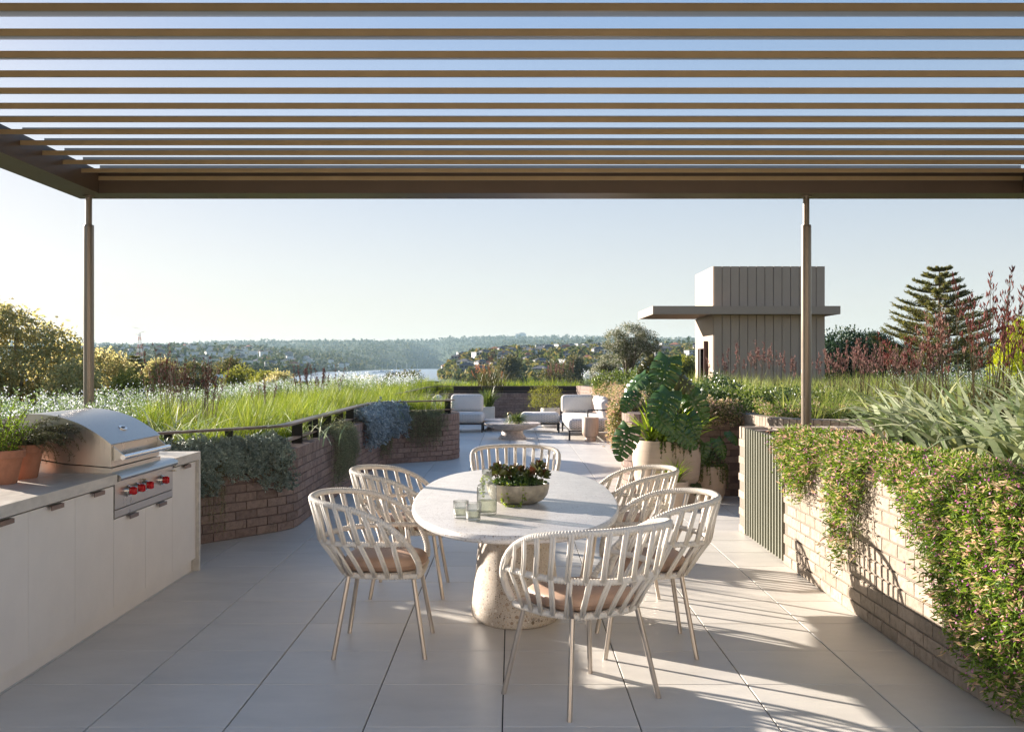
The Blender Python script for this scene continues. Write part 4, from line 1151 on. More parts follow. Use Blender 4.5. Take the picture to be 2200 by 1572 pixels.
# ------------------------------------------------------------------ gas grill
gr = thing('gas_grill', 'built-in stainless steel gas grill with curved hood and four red knobs', 'grill', (-2.8, 6.83, .912))
GY0, GY1 = 6.30, 7.375
mb = MB()
mb.bbox((-2.452, GY0, .692), (KF+.004, GY1, .868))
mb.build('control_panel', M['steel'], gr)
MB().bbox((-2.452, GY0, .640), (KF+.003, GY1, .686)).build('drip_tray_front', M['steel'], gr)
mb = MB(); ys = [GY0, GY1]
arc = [(-2.56, .915), (-2.46, .915), (-2.42, .912), (-2.392, .898), (-2.385, .882), (-2.392, .868), (-2.41, .862), (-2.56, .862)]
mb.add([(x, y, z) for y in ys for x, z in arc], [tuple(range(8)), tuple(range(15, 7, -1))] + [(i, 8+i, 8+(i+1) % 8, (i+1) % 8) for i in range(8)])
mb.build('bullnose', M['steel'], gr, smooth=True, sharp=40)
HY0, HY1 = 6.335, 7.20
# base collar, its side rising to the back
col = [(-2.455, .9125), (-3.12, .9125), (-3.12, 1.03), (-2.75, .965), (-2.455, .942)]
mb = MB(); k = len(col)
mb.add([(x, y, z) for y in (HY0-.004, HY1+.004) for x, z in col], [tuple(range(k)), tuple(range(2*k-1, k-1, -1))] + [(i, k+i, k+(i+1) % k, (i+1) % k) for i in range(k)])
mb.build('fire_box', M['steel'], gr)
arcp = catmull([(-2.463, 1.084), (-2.53, 1.135), (-2.643, 1.203), (-2.768, 1.247), (-2.90, 1.268), (-3.03, 1.262), (-3.13, 1.235)], 5)
side = [(-2.463, .948), (-2.463, 1.084)] + [tuple(p) for p in arcp[1:]] + [(-3.13, 1.04), (-2.75, .972)]
mb = MB(); k = len(side)
mb.add([(x, y, z) for y in (HY0, HY1) for x, z in side], [tuple(range(k))[::-1], tuple(range(k, 2*k))] + [(i, (i+1) % k, k+(i+1) % k, k+i) for i in range(k)])
mb.build('hood', M['steel'], gr, smooth=True, sharp=25)
# rolled edge skin over the hood, slightly proud
mb = MB(); A_ = np.array([(p[0], p[1]) for p in arcp]); N_ = normals2(A_)
if N_[5][1] < 0: N_ = -N_
outp = A_ + N_*.007
ring = [tuple(p) for p in outp] + [tuple(p) for p in A_[::-1]]
k = len(ring)
mb.add([(x, y, z) for y in (HY0-.008, HY1+.008) for x, z in ring], [tuple(range(k))[::-1], tuple(range(k, 2*k))] + [(i, (i+1) % k, k+(i+1) % k, k+i) for i in range(k)])
mb.build('hood_skin', M['steel'], gr, smooth=True, sharp=25)
for y in (HY0+.03, HY1-.045):
    p = [(-2.462, 1.075), (-2.400, 1.022), (-2.402, .995), (-2.462, .985)]
    mb = MB(); mb.add([(x, yy, z) for yy in (y, y+.012) for x, z in p], [(0,1,2,3),(7,6,5,4)] + [(i, 4+i, 4+(i+1) % 4, (i+1) % 4) for i in range(4)]); mb.build('handle_bracket', M['steel'], gr)
MB().tube([(-2.392, HY0+.005, 1.008), (-2.392, HY1-.01, 1.008)], .0165, 16).build('handle', M['chrome'], gr, smooth=True, sharp=50)
gz = float(np.interp(-2.56, A_[::-1, 0], A_[::-1, 1]))
sl = math.atan2(1.203-1.135, -2.643+2.53)
nv = Vector((.51, 0, .86)).normalized(); c0 = Vector((-2.56, 6.78, gz+.006)); tt = Vector((.86, 0, -.51))
def disc(c, n, tdir, rx, ry, h, seg=20):
    n = np.array(n); tdir = np.array(tdir); s = np.cross(n, tdir); a = np.arange(seg)/seg*2*PI
    base = np.array(c)[None] + tdir[None]*np.cos(a)[:, None]*rx + s[None]*np.sin(a)[:, None]*ry
    V = np.concatenate([base, base+n*h])
    return V, [tuple(range(seg))[::-1], tuple(range(seg, 2*seg))] + [(i, (i+1) % seg, seg+(i+1) % seg, seg+i) for i in range(seg)]
th = MB(); th.add(*disc(c0, nv, tt, .025, .048, .008)); tho = th.build('thermometer', M['chrome'], gr)
th = MB(); th.add(*disc(c0+nv*.0081, nv, tt, .010, .030, .002)); o = th.build('dial', M['steel_dark'], None); o.parent = tho; o.location = tuple(-v for v in gr['org'])
for y in (6.514, 6.665, 6.82, 7.13):
    mb = MB(); X_ = KF+.0045
    mb.add(*disc((X_, y, .783), (1,0,0), (0,1,0), .036, .036, .008, 24)); mb.add(*disc((X_+.008, y, .783), (1,0,0), (0,1,0), .030, .030, .010, 24))
    kn = mb.build('knob_bezel', M['chrome'], gr)
    mb = MB()
    seg = 12; V = []
    for xx, rr in ((.0185, .022), (.032, .0245), (.048, .0235), (.052, .019)):
        for i in range(seg):
            a = 2*PI*i/seg; r_ = rr*(1+.07*(i % 2)); V.append((X_+xx, y+r_*math.cos(a), .783+r_*math.sin(a)))
    mb.add(V, [tuple(range(3*seg, 4*seg))] + [(r0*seg+i, r0*seg+(i+1) % seg, (r0+1)*seg+(i+1) % seg, (r0+1)*seg+i) for r0 in range(3) for i in range(seg)])
    mb.box((X_+.054, y, .783), (.006, .010, .040))
    o = mb.build('knob', M['red'], None); o.parent = kn; o.location = tuple(-v for v in gr['org'])
for y in (6.78, 7.352):
    mb = MB(); mb.tube([(KF+.004, y, .825), (KF+.03, y, .825)], .004, 8); mb.tube([(KF+.03, y-.018, .829), (KF+.03, y+.018, .822)], .0035, 8)
    mb.build('igniter_hook', M['brass'], gr)

# ------------------------------------------------------------------ terracotta pots with herbs
def tpot(label, x, y, r, h, z=.912):
    t = thing('terracotta_pot', label, 'pot', (x, y, z))
    pr = [(0, .004), (r*.66, .0), (r*.70, .006), (r*.90, h*.74), (r*.92, h*.76), (r*1.0, h*.77), (r*1.03, h*.99), (r*1.01, h), (r*.93, h), (r*.90, h*.8)]
    MB().lathe([(a, z+b_) for a, b_ in pr], (x, y, 0), 36).build('pot', M['terracotta'], t, smooth=True, sharp=35)
    MB().lathe([(.001, z+h*.86), (r*.9, z+h*.85)], (x, y, 0), 24).build('soil', M['soil'], t)
    return t
p1 = tpot('terracotta pot with an upright leafy herb, at the left picture edge', -2.875, 5.78, .135, .19)
p2 = tpot('terracotta pot of drooping rosemary tucked beside the grill', -2.885, 6.07, .125, .20)
mb = MB(); ml = MB()
for k in range(85):
    a = random.uniform(0, 2*PI); r0 = random.uniform(0, .1); b0 = np.array([-2.875+r0*math.cos(a), 5.78+r0*math.sin(a), 1.08])
    Ls = random.uniform(.12, .34); e = random.uniform(1.0, 1.5); n = 7; pts = [b0]
    for i in range(n):
        e2 = e - .12*i*random.random(); pts.append(pts[-1] + np.array([math.cos(a)*math.cos(e2), math.sin(a)*math.cos(e2), math.sin(e2)])*Ls/n)
    pts = np.array(pts); mb.tube(pts, .0013, 3, cap=False)
    m_ = int(Ls*130); q = RNG.uniform(.2, n, m_); P = np.stack([np.interp(q, range(n+1), pts[:, i]) for i in range(3)], 1)
    leaves(ml, P, rand_dirs(m_, -.3, .9), RNG.uniform(.010, .020, m_), RNG.uniform(.006, .010, m_))
mb.build('stems', M['l_stem'], p1); ml.build('foliage', M['l_herb'], p1)
mb = MB(); ml = MB()
for k in range(190):
    a = random.uniform(0, 2*PI); r0 = random.uniform(0, .1); b0 = np.array([-2.885+r0*math.cos(a), 6.07+r0*math.sin(a), 1.10])
    Ls = random.uniform(.16, .34)*(1 if math.cos(a) > -.3 else .7); e = random.uniform(.5, 1.4); n = 8; pts = [b0]; dr = random.uniform(1.2, 2.6)
    for i in range(n):
        e2 = e - dr*(i/n)**1.0; pts.append(pts[-1] + np.array([math.cos(a)*math.cos(e2), math.sin(a)*math.cos(e2), math.sin(e2)])*Ls/n)
    pts = np.array(pts); mb.tube(pts, .0012, 3, cap=False)
    m_ = int(Ls*330); q = RNG.uniform(.3, n, m_); P = np.stack([np.interp(q, range(n+1), pts[:, i]) for i in range(3)], 1)
    leaves(ml, P, rand_dirs(m_), RNG.uniform(.010, .02, m_), RNG.uniform(.002, .004, m_))
mb.build('stems', M['l_stem'], p2); ml.build('foliage', M['l_rosemary'], p2)

# ================================================================== DINING TABLE
TBX, TBY = .02, 6.55
tb = thing('dining_table', 'long oval terrazzo dining table on a flared pedestal in the middle of the terrace', 'table', (TBX, TBY, 0))
def superell(a, b_, n=96, p=2.35):
    t = np.arange(n)/n*2*PI
    c, s = np.cos(t), np.sin(t)
    return np.stack([a*np.sign(c)*np.abs(c)**(2/p), b_*np.sign(s)*np.abs(s)**(2/p)], 1)
o_ = superell(.625, 1.63, 120)
mb = MB(); prof_ = [(-.06, .716), (-.014, .717), (-.004, .724), (0, .738), (-.004, .751), (-.012, .7585), (-.02, .760)]
V = []
N2 = normals2(np.concatenate([o_[-1:], o_, o_[:1]]))[1:-1]
for d, z in prof_: V.append(np.c_[o_ - N2*(d*-1)*-1*-1, np.full(len(o_), z)] if False else np.c_[o_ + N2*(-d), np.full(len(o_), z)])
V = np.concatenate(V); n = len(o_); kk = len(prof_)
F = [(r0*n+i, r0*n+(i+1) % n, (r0+1)*n+(i+1) % n, (r0+1)*n+i) for r0 in range(kk-1) for i in range(n)] + [tuple(range((kk-1)*n, kk*n)), tuple(range(n))[::-1]]
mb.add(V + np.array([TBX, TBY, 0]), F)
mb.build('tabletop', M['terrazzo_top'], tb, smooth=True, sharp=30)
mb = MB(); pr = [(.230, .715), (.231, .60), (.240, .45), (.258, .25), (.278, .09), (.284, .03), (.280, .008), (.272, .0)]
def pedestal(cy, sy):
    mb = MB(); mb.lathe([(r, z) for r, z in pr], (TBX+.005, cy, 0), 48, sy=sy); return mb
pedestal(6.55, 1.5).build('pedestal', M['terrazzo'], tb, smooth=True, sharp=40)

# ------------------------------------------------------------------ dining chairs (woven cream rope)
rail_half = np.array([(-.40,0,.845),(-.387,.14,.843),(-.325,.265,.838),(-.22,.345,.826),(-.10,.378,.802),(.02,.376,.75),(.11,.36,.68),(.175,.33,.60),(.21,.285,.52),(.215,.245,.455)])
rail_c = np.concatenate([rail_half[::-1]*np.array([1,-1,1]), rail_half[1:]])
mid_half = np.array([(-.352,0,.612),(-.34,.11,.612),(-.285,.225,.617),(-.18,.315,.622),(-.04,.347,.626),(.09,.347,.628),(.165,.335,.628)])
mid_c = np.concatenate([mid_half[::-1]*np.array([1,-1,1]), mid_half[1:]])
seat_half = np.array([(-.225,0,.437),(-.215,.11,.437),(-.165,.195,.437),(-.04,.245,.437),(.10,.25,.437),(.205,.235,.437)])
seat_c = np.concatenate([seat_half[::-1]*np.array([1,-1,1]), seat_half[1:]])
def wrapped(P, r, pitch=.0145):
    """rope wound round a tube: ribs"""
    Q, s = resample(catmull(P, 10), pitch/4)
    rr = r*np.array([.70, .95, 1.0, .95])[np.arange(len(Q)) % 4]
    return MB().tube(Q, rr, 9)
def arcp_(c):
    Q, s = resample(catmull(c, 14), .004); return Q
def at_frac(Q, f): 
    i = np.clip(np.asarray(f)*(len(Q)-1), 0, len(Q)-1); k = np.arange(len(Q))
    return np.array([np.interp(i, k, Q[:, j]) for j in range(3)]).T
chair_parts = []
def cpart(name, mb, mat, smooth=True, sharp=None):
    me = mb.mesh(name, smooth=smooth); me.materials.append(mat)
    if sharp: me.set_sharp_from_angle(angle=R(sharp))
    chair_parts.append((name, me)); return me
cpart('top_rail', wrapped(rail_c, .0185), M['rope'])
cpart('middle_rail', wrapped(mid_c, .0165), M['rope'])
sc_ = np.concatenate([seat_c, seat_c[:1]])
cpart('seat_ring', wrapped(np.concatenate([seat_c, [(.215,.12,.437),(.218,0,.437),(.215,-.12,.437)], seat_c[:1]]), .0175, .0145), M['rope'])
RQ, MQ, SQ = arcp_(rail_c), arcp_(mid_c), arcp_(seat_c)
def strap(A, B, out):
    mb = MB(); d = B-A; d /= np.linalg.norm(d); sdir = np.cross(d, out); sdir /= np.linalg.norm(sdir)
    for k in (-1, 1):
        mid = (A+B)/2
        mb.tube([A+sdir*k*.0066+out*.012, mid+sdir*k*.0066+out*.009, B+sdir*k*.0066+out*.012], .0074, 7)
    return mb
nS = 19
for k in range(nS):
    f = k/(nS-1)
    m_ = at_frac(MQ, .02+.96*f); 
    # matching rail point: nearest by plan angle with the run kept upright
    t_ = at_frac(RQ, .155+.69*f) if True else None
    out = np.array([m_[0]+.02, m_[1], 0]); out /= np.linalg.norm(out)
    cpart('strap', strap(t_, m_, out), M['rope'])
nS2 = 16
for k in range(nS2):
    f = (k+.5)/nS2
    m_ = at_frac(MQ, .03+.94*f); s_ = at_frac(SQ, .05+.90*f)
    out = np.array([m_[0]+.02, m_[1], 0]); out /= np.linalg.norm(out)
    cpart('lower_strap', strap(m_, s_, out), M['rope'])
for sy in (-1, 1):
    for fx, tx in ((.245, .175), (-.245, -.175)):
        cpart('leg', MB().tube([(fx, sy*.275, 0), (fx, sy*.275, .003), (tx, sy*.20, .43)], [.0125, .0125, .0125], 12), M['leg'], sharp=40)
    cpart('back_strut', MB().tube(catmull([(-.175, sy*.20, .43), (-.235, sy*.27, .61), (-.262, sy*.292, .72), (-.288, sy*.308, .825)], 6), .010, 8), M['leg'])
cu = MB()
ol = superell(.225, .235, 48, 2.8) + np.array([.005, 0])
lev = [(.80, .455), (.95, .457), (1.0, .468), (1.015, .485), (1.0, .503), (.93, .518), (.75, .528), (.4, .534), (.02, .536)]
V = np.concatenate([np.c_[ol*a, np.full(48, z)] for a, z in lev]); F = [(r0*48+i, r0*48+(i+1) % 48, (r0+1)*48+(i+1) % 48, (r0+1)*48+i) for r0 in range(len(lev)-1) for i in range(48)] + [tuple(range(48))[::-1]]
cu.add(V, F); cpart('seat_cushion', cu, M['leather'])
pl_ = np.c_[ol*1.018, np.full(48, .485)]
cpart('piping', MB().tube(pl_, .004, 6, closed=True), M['leather'])
cpart('seat_base', MB().prism(superell(.21, .225, 32, 2.8), .430, .452), M['rope'], smooth=False)
def chair(x, y, rz, label):
    t = thing('dining_chair', label, 'chair', (x, y, 0), rz, 'woven rope dining chairs around the table', local=True)
    cush = None
    for nm, me in chair_parts:
        o = link(nm, me, t)
        if nm == 'seat_cushion': cush = o
        if nm == 'piping': o.parent = cush
chair(-.712, 5.80, 0, 'cream rope dining chair on the left of the table, nearest the camera')
chair(-.712, 7.23, 0, 'cream rope dining chair on the left, farther one beside the brick planter wall')
chair(.745, 5.80, PI, 'cream rope dining chair on the right, directly behind the turned front chair')
chair(.745, 7.23, PI, 'cream rope dining chair on the right, farther one overlapping the big plant pot')
chair(.327, 4.916, math.atan2(.8, -.6), 'turned cream rope dining chair at the near end of the table, back to camera')
chair(.03, 8.98, -PI/2, 'cream rope dining chair at the far end of the table, facing the camera')

# ------------------------------------------------------------------ things on the table
bw = thing('succulent_bowl', 'wide veined stone bowl planted with red-tipped succulents on the dining table', 'bowl', (.035, 6.12, .76))
bp_ = [(.001, .7605), (.08, .7605), (.115, .764), (.152, .782), (.175, .812), (.184, .845), (.187, .872), (.186, .878), (.178, .878), (.172, .86), (.15, .80)]
MB().lathe(bp_, (.035, 6.12, 0), 48).build('bowl', M['bowl'], bw, smooth=True, sharp=50)
MB().lathe([(.001, .868), (.161, .862)], (.035, 6.12, 0), 24).build('soil', M['soil'], bw)
def rosette(mb, c, tilt, n, L, W, open_=.9):
    tilt = nrm(np.array(tilt, float)); a0 = random.random()*6
    ref = nrm(np.cross(tilt, (0.3, .9, .1))); ref2 = np.cross(tilt, ref)
    i = np.arange(n); a = a0 + i*2.39996; f = i/n
    el = (.15 + 1.25*(1-f)**.9)*open_
    D = np.cos(el)[:, None]*tilt + np.sin(el)[:, None]*(np.cos(a)[:, None]*ref + np.sin(a)[:, None]*ref2)
    Ls = L*(1-.5*f)
    P = np.repeat(np.array(c)[None], n, 0) + tilt*(f*L*.45)[:, None]
    ovals(mb, P, D, Ls, W*(1-.4*f))
for k, (dx, dy, h, L_) in enumerate(((-.10,-.03,.075,.062),(-.07,.05,.06,.055),(-.035,-.02,.055,.05),(.02,.04,.06,.05),(.055,-.02,.05,.042),(.105,.01,.085,.062),(.13,-.04,.05,.05),(.085,.08,.07,.05),(-.125,.03,.06,.05),(-.01,.09,.07,.05))):
    mb = MB(); c = (.035+dx*1.1, 6.12+dy, .865+h*.85)
    MB_ = mb.tube([(.035+dx*.9, 6.12+dy*.9, .865), c], .005, 6)
    rosette(mb, c, (dx*3, dy*3-.15, 1), 15, L_*1.4, L_*.72)
    mb.build('red_tipped_succulent', M['l_succ_red'], bw)
for k in range(9):
    a = 2*PI*k/9+.3; r_ = random.uniform(.04, .12); mb = MB(); c = (.035+r_*math.cos(a), 6.12+r_*math.sin(a), .868)
    n = 26; blades(mb, np.repeat(np.array(c)[None], n, 0)+RNG.normal(0, .006, (n, 3))*[1,1,0], RNG.uniform(0, 2*PI, n), RNG.uniform(.05, .09, n), .012, RNG.uniform(.5, 1.4, n), RNG.uniform(-.2, .3, n), 3)
    mb.build('spiky_succulent', M['l_succ'], bw)
mb = MB(); n = 900; a = RNG.uniform(0, 2*PI, n); r_ = .17*np.sqrt(RNG.random(n)); P = np.stack([.035+r_*np.cos(a), 6.12+r_*np.sin(a), .872+RNG.uniform(0, .05, n)*(1.1-r_/.17)+.004], 1)
ovals(mb, P, rand_dirs(n, -.2, 1), RNG.uniform(.010, .018, n), RNG.uniform(.009, .014, n)); stuff(mb.build('ground_cover', M['l_vivid'], bw)) if False else stuff(mb.build('ground_cover', M['l_succ'], bw))
def strand(ml, ms, pts, dens, L, W, kind='oval', th=.0012):
    pts = catmull(pts, 5); ms.tube(pts, th, 3, cap=False)
    ln = np.linalg.norm(np.diff(pts, axis=0), axis=1).sum(); m_ = max(3, int(ln*dens))
    q = RNG.uniform(0, len(pts)-1, m_); P = np.stack([np.interp(q, range(len(pts)), pts[:, i]) for i in range(3)], 1)
    (ovals if kind == 'oval' else leaves)(ml, P, rand_dirs(m_, -.8, .6), L*RNG.uniform(.7, 1.3, m_), W*RNG.uniform(.7, 1.3, m_))
ml, ms = MB(), MB()
for sx, sy, dz in ((.02, -.172, .10), (.035, -.170, .09), (-.09, -.145, .115), (-.06, -.16, .118)):
    x, y = .035+sx, 6.12+sy
    strand(ml, ms, [(x, y+.03, .882), (x, y-.003, .885), (x+.006, y-.006, .88-dz*.5), (x+.002, y-.004 if dz < .11 else y+.02, max(.768, .88-dz))], 190, .015, .013)
strand(ml, ms, [(-.06, 5.96, .80), (-.03, 5.93, .768), (.01, 5.91, .767), (.05, 5.92, .767)], 420, .012, .011)
strand(ml, ms, [(-.10, 6.09, .885), (-.155, 6.08, .93), (-.175, 6.07, .89), (-.178, 6.07, .84)], 150, .020, .018)
strand(ml, ms, [(-.10, 6.06, .885), (-.145, 6.04, .91), (-.172, 6.03, .86), (-.168, 6.03, .80)], 150, .018, .016)
ms.build('trailing_stems', M['l_stem'], bw); ml.build('trailing_leaves', M['l_vivid'], bw)

def ribbed(prof, c, seg, amp, ribs):
    """lathe with fine vertical flutes"""
    return MB().lathe(prof, c, seg, wob=lambda a: 1+amp*np.cos(a*ribs))
cf = thing('carafe', 'fluted clear glass carafe part filled with water in front of the bowl', 'carafe', (-.137, 5.62, .76))
ribbed([(.001,.7625),(.048,.7625),(.052,.768),(.0535,.80),(.0535,.905),(.050,.922),(.029,.934),(.0265,.942),(.0265,1.008),(.0245,1.008),(.0245,.943),(.027,.936),(.0485,.920),(.0505,.903),(.0505,.80),(.049,.776),(.001,.772)],
       (-.137, 5.62, 0), 144, .02, 36).build('glass', M['glass'], cf, smooth=True)
MB().lathe([(.001,.7725),(.0487,.7765),(.0502,.80),(.0502,.84),(.001,.84)], (-.137, 5.62, 0), 48).build('water', M['water'], cf, smooth=True, sharp=40)
for x, y, lab in ((-.202, 5.40, 'fluted water glass, the nearer of the two left of the carafe'), (-.272, 5.49, 'fluted water glass, the leftmost and farther of the two beside the carafe')):
    g = thing('tumbler', lab, 'glass', (x, y, .76), group='water glasses')
    ribbed([(.001,.7622),(.034,.7622),(.0365,.767),(.0365,.795),(.0395,.80),(.0405,.855),(.039,.855),(.038,.802),(.035,.798),(.0345,.776),(.001,.772)], (x, y, 0), 120, .02, 30).build('glass', M['glass'], g, smooth=True)
    MB().lathe([(.001,.7725),(.0342,.7765),(.0347,.797),(.0374,.803),(.0376,.815),(.001,.815)], (x, y, 0), 40).build('water', M['water'], g, smooth=True, sharp=40)

# ================================================================== LOUNGE
def cushion(c, s, r, rz=0, tilt=0, puff=.0, stitch=False, axis='x'):
    mb = MB(); mb.rbox((0,0,0), s, r)
    V = np.concatenate(mb.v)
    hx, hy, hz = [a/2 for a in s]
    f = np.clip(1-(V[:,0]/hx)**2, 0, 1)*np.clip(1-(V[:,1]/hy)**2, 0, 1) if s[2] < min(s[0], s[1]) else np.clip(1-(V[:,0]/hx)**2, 0, 1)*np.clip(1-(V[:,2]/hz)**2, 0, 1)
    if s[2] < min(s[0], s[1]): V[:,2] += np.sign(V[:,2])*puff*f
    else: V[:,1] += np.sign(V[:,1])*puff*f
    Rm = np.array(Matrix.Rotation(rz, 3, 'Z') @ Matrix.Rotation(tilt, 3, 'X'))
    V = V @ Rm.T + np.array(c)
    mb.v = [V]; return mb, Rm
def stitches(c, s, Rm, face, nx, nz, L=.012):
    """short dark stitches in rows on one face"""
    mb = MB(); hx, hy, hz = [a/2 for a in s]
    for i in range(nx):
        for j in range(nz):
            if face == 'front': p = np.array([-hx*.88+2*hx*.88*(i+.5)/nx, -hy-.0015, -hz*.8+2*hz*.8*(j+.5*(i % 2)+.25)/nz]); d = (.013, .003, L)
            elif face == 'side': p = np.array([-hx-.0015, -hy*.88+2*hy*.88*(i+.5)/nx, -hz*.8+2*hz*.8*(j+.5*(i % 2)+.25)/nz]); d = (.003, .013, L)
            else: p = np.array([-hx*.88+2*hx*.88*(i+.5)/nx, -hy*.88+2*hy*.88*(j+.5)/nz, hz+.001]); d = (.005, L, .003)
            V = np.array([(a*d[0]/2, b_*d[1]/2, e*d[2]/2) for a, b_, e in ((-1,-1,-1),(1,-1,-1),(1,1,-1),(-1,1,-1),(-1,-1,1),(1,-1,1),(1,1,1),(-1,1,1))]) + p
            mb.add(V @ Rm.T + np.array(c), BOXF)
    return mb
def sofa_unit(name, label, x0, x1, y0, y1, backs=(), arm=False, seat_t=.24, near_legs=True):
    cx, cy = (x0+x1)/2, (y0+y1)/2
    t = thing(name, label, 'sofa' if backs else 'ottoman', (cx, cy, 0))
    fr = MB(); zf = .215
    for a, b_ in (((x0+.02, y0+.02), (x1-.02, y0+.05)), ((x0+.02, y1-.05), (x1-.02, y1-.02)), ((x0+.02, y0+.051), (x0+.05, y1-.051)), ((x1-.05, y0+.051), (x1-.02, y1-.051))):
        fr.bbox((a[0], a[1], zf-.03), (b_[0], b_[1], zf))
    fr.build('frame', M['black'], t)
    for x in (x0+.045, x1-.045):
        for y in (y0+.045, y1-.045): MB().tube([(x, y, 0), (x, y, zf-.03)], .02, 10).build('leg', M['black'], t)
    s = (x1-x0-.01, y1-y0-.01, seat_t); c = (cx, cy, zf+seat_t/2+.001)
    mb, Rm = cushion(c, s, .105, puff=.045)
    cuo = mb.build('seat_cushion', M['fabric'], t, smooth=True)
    st = stitches(c, s, Rm, 'front', int(s[0]/.042), 4, .022)
    o = st.build('stitching', M['stitch'], None); o.parent = cuo; o.location = (-cx, -cy, 0)
    for (bc, bs, brz, tl) in backs:
        mb, Rm = cushion(bc, bs, bs[1]*.48, brz, tl, puff=.06)
        bo = mb.build('back_cushion', M['fabric'], t, smooth=True)
        st = stitches(bc, bs, Rm, 'front', int(bs[0]/.04), int(bs[2]/.045), .014)
        o = st.build('stitching', M['stitch'], None); o.parent = bo; o.location = (-cx, -cy, 0)
    return t
sofa_unit('armless_sofa', 'left armless lounge sofa with stitched cream cushions behind the curved planter end', -1.75, -.66, 24.3, 25.4,
          [((-1.10, 25.32, .66), (.80, .20, .44), 0, -.12), ((-1.80, 24.8, .66), (.85, .2, .42), -PI/2, -.1)])
sofa_unit('ottoman', 'cream stitched ottoman between the two lounge sofas', .20, 1.15, 24.3, 25.1)
t = sofa_unit('chaise_sofa', 'right corner chaise sofa with black arm frame next to the timber side table', 1.17, 2.12, 21.75, 24.9,
          [((1.58, 24.85, .66), (.80, .20, .44), 0, -.12), ((2.05, 24.2, .66), (.75, .2, .44), PI/2, -.15), ((2.08, 23.4, .66), (.75, .2, .44), PI/2, -.15), ((2.02, 22.5, .64), (.70, .2, .40), PI/2, -.2)])
MB().tube([(1.60, 21.80, .215), (1.60, 21.80, .62), (1.62, 21.80, .635), (2.15, 21.80, .635), (2.17, 21.80, .62), (2.17, 21.80, .215)], .016, 8).build('arm_frame', M['black'], t)
def dish_table(label, x, y, R_, zt, rb, zb):
    t = thing('coffee_table', label, 'coffee table', (x, y, 0))
    MB().lathe([(.001, zt-.012), (R_*.93, zt-.012), (R_*.97, zt), (R_, zt-.004), (R_*.99, zt-.03), (R_*.85, zt-.085), (R_*.60, zt-.14), (rb*.72, zt-.165), (.001, zt-.166)], (x, y, 0), 56).build('dish_top', M['travertine'], t, smooth=True, sharp=40)
    MB().lathe([(rb*.72, zt-.164), (rb*.76, (zt-.165)*.6), (rb, .012), (rb*.985, 0), (.001, 0)], (x, y, 0), 40).build('base', M['travertine'], t, smooth=True, sharp=40)
dish_table('shallow dish coffee table in flecked travertine, front one with lantern', .01, 22.25, .61, .35, .31, 0)
dish_table('low round travertine coffee table behind the front dish table', -.35, 25.3, .60, .26, .34, 0)
sd = thing('side_table', 'pale timber drum side table in front of the chaise sofa', 'side table', (1.63, 21.45, 0))
MB().lathe([(.001, .50), (.168, .50), (.172, .494), (.172, .20), (.160, .14), (.128, .10), (.118, .09), (.001, .09)], (1.63, 21.45, 0), 40).build('drum', M['wood'], sd, smooth=True, sharp=35)
MB().lathe([(.11, .089), (.115, .0), (.001, 0)], (1.63, 21.45, 0), 32).build('foot', M['wood'], sd, smooth=True, sharp=35)
ln_ = thing('lantern', 'small portable lamp with a loop handle on the front coffee table', 'lantern', (-.045, 22.3, .338))
MB().tube([(-.045+.048*math.cos(a), 22.3, .52+.055*math.sin(a)) for a in np.linspace(-.5, PI+.5, 18)], .004, 6).build('handle', M['brass'], ln_)
MB().lathe([(.001, .338), (.045, .338), (.045, .345), (.02, .40), (.02, .43), (.043, .44), (.043, .49), (.02, .505), (.001, .505)], (-.045, 22.3, 0), 20).build('body', M['white_pot'], ln_, smooth=True, sharp=40)
bp2 = thing('trailing_plant_bowl', 'little bowl of trailing green plant draping over the front coffee table', 'plant', (.10, 21.95, .338))
MB().lathe([(.001, .338), (.06, .338), (.08, .39), (.075, .395), (.001, .38)], (.10, 21.95, 0), 20).build('bowl', M['white_pot'], bp2, smooth=True)
mb = MB(); n = 420; az_ = RNG.uniform(0, 2*PI, n)
blades(mb, np.array([[.10, 21.95, .39]])+RNG.normal(0, .025, (n, 3))*[1,1,.3], az_, RNG.uniform(.15, .42, n), .012, RNG.uniform(.2, 1.3, n), RNG.uniform(1.4, 3.0, n), 5); mb.build('foliage', M['l_shrub_mid'], bp2)

# ================================================================== PLANTING
def inpoly(x, y, poly):
    p = np.asarray(poly, float); r = np.zeros(len(x), bool); j = len(p)-1
    for i in range(len(p)):
        c = ((p[i,1] > y) != (p[j,1] > y)) & (x < (p[j,0]-p[i,0])*(y-p[i,1])/(p[j,1]-p[i,1]+1e-12)+p[i,0])
        r ^= c; j = i
    return r
def scatter(poly, n):
    p = np.asarray(poly, float); lo, hi = p.min(0), p.max(0)
    x = RNG.uniform(lo[0], hi[0], n*4); y = RNG.uniform(lo[1], hi[1], n*4)
    k = inpoly(x, y, p); return x[k][:n], y[k][:n]
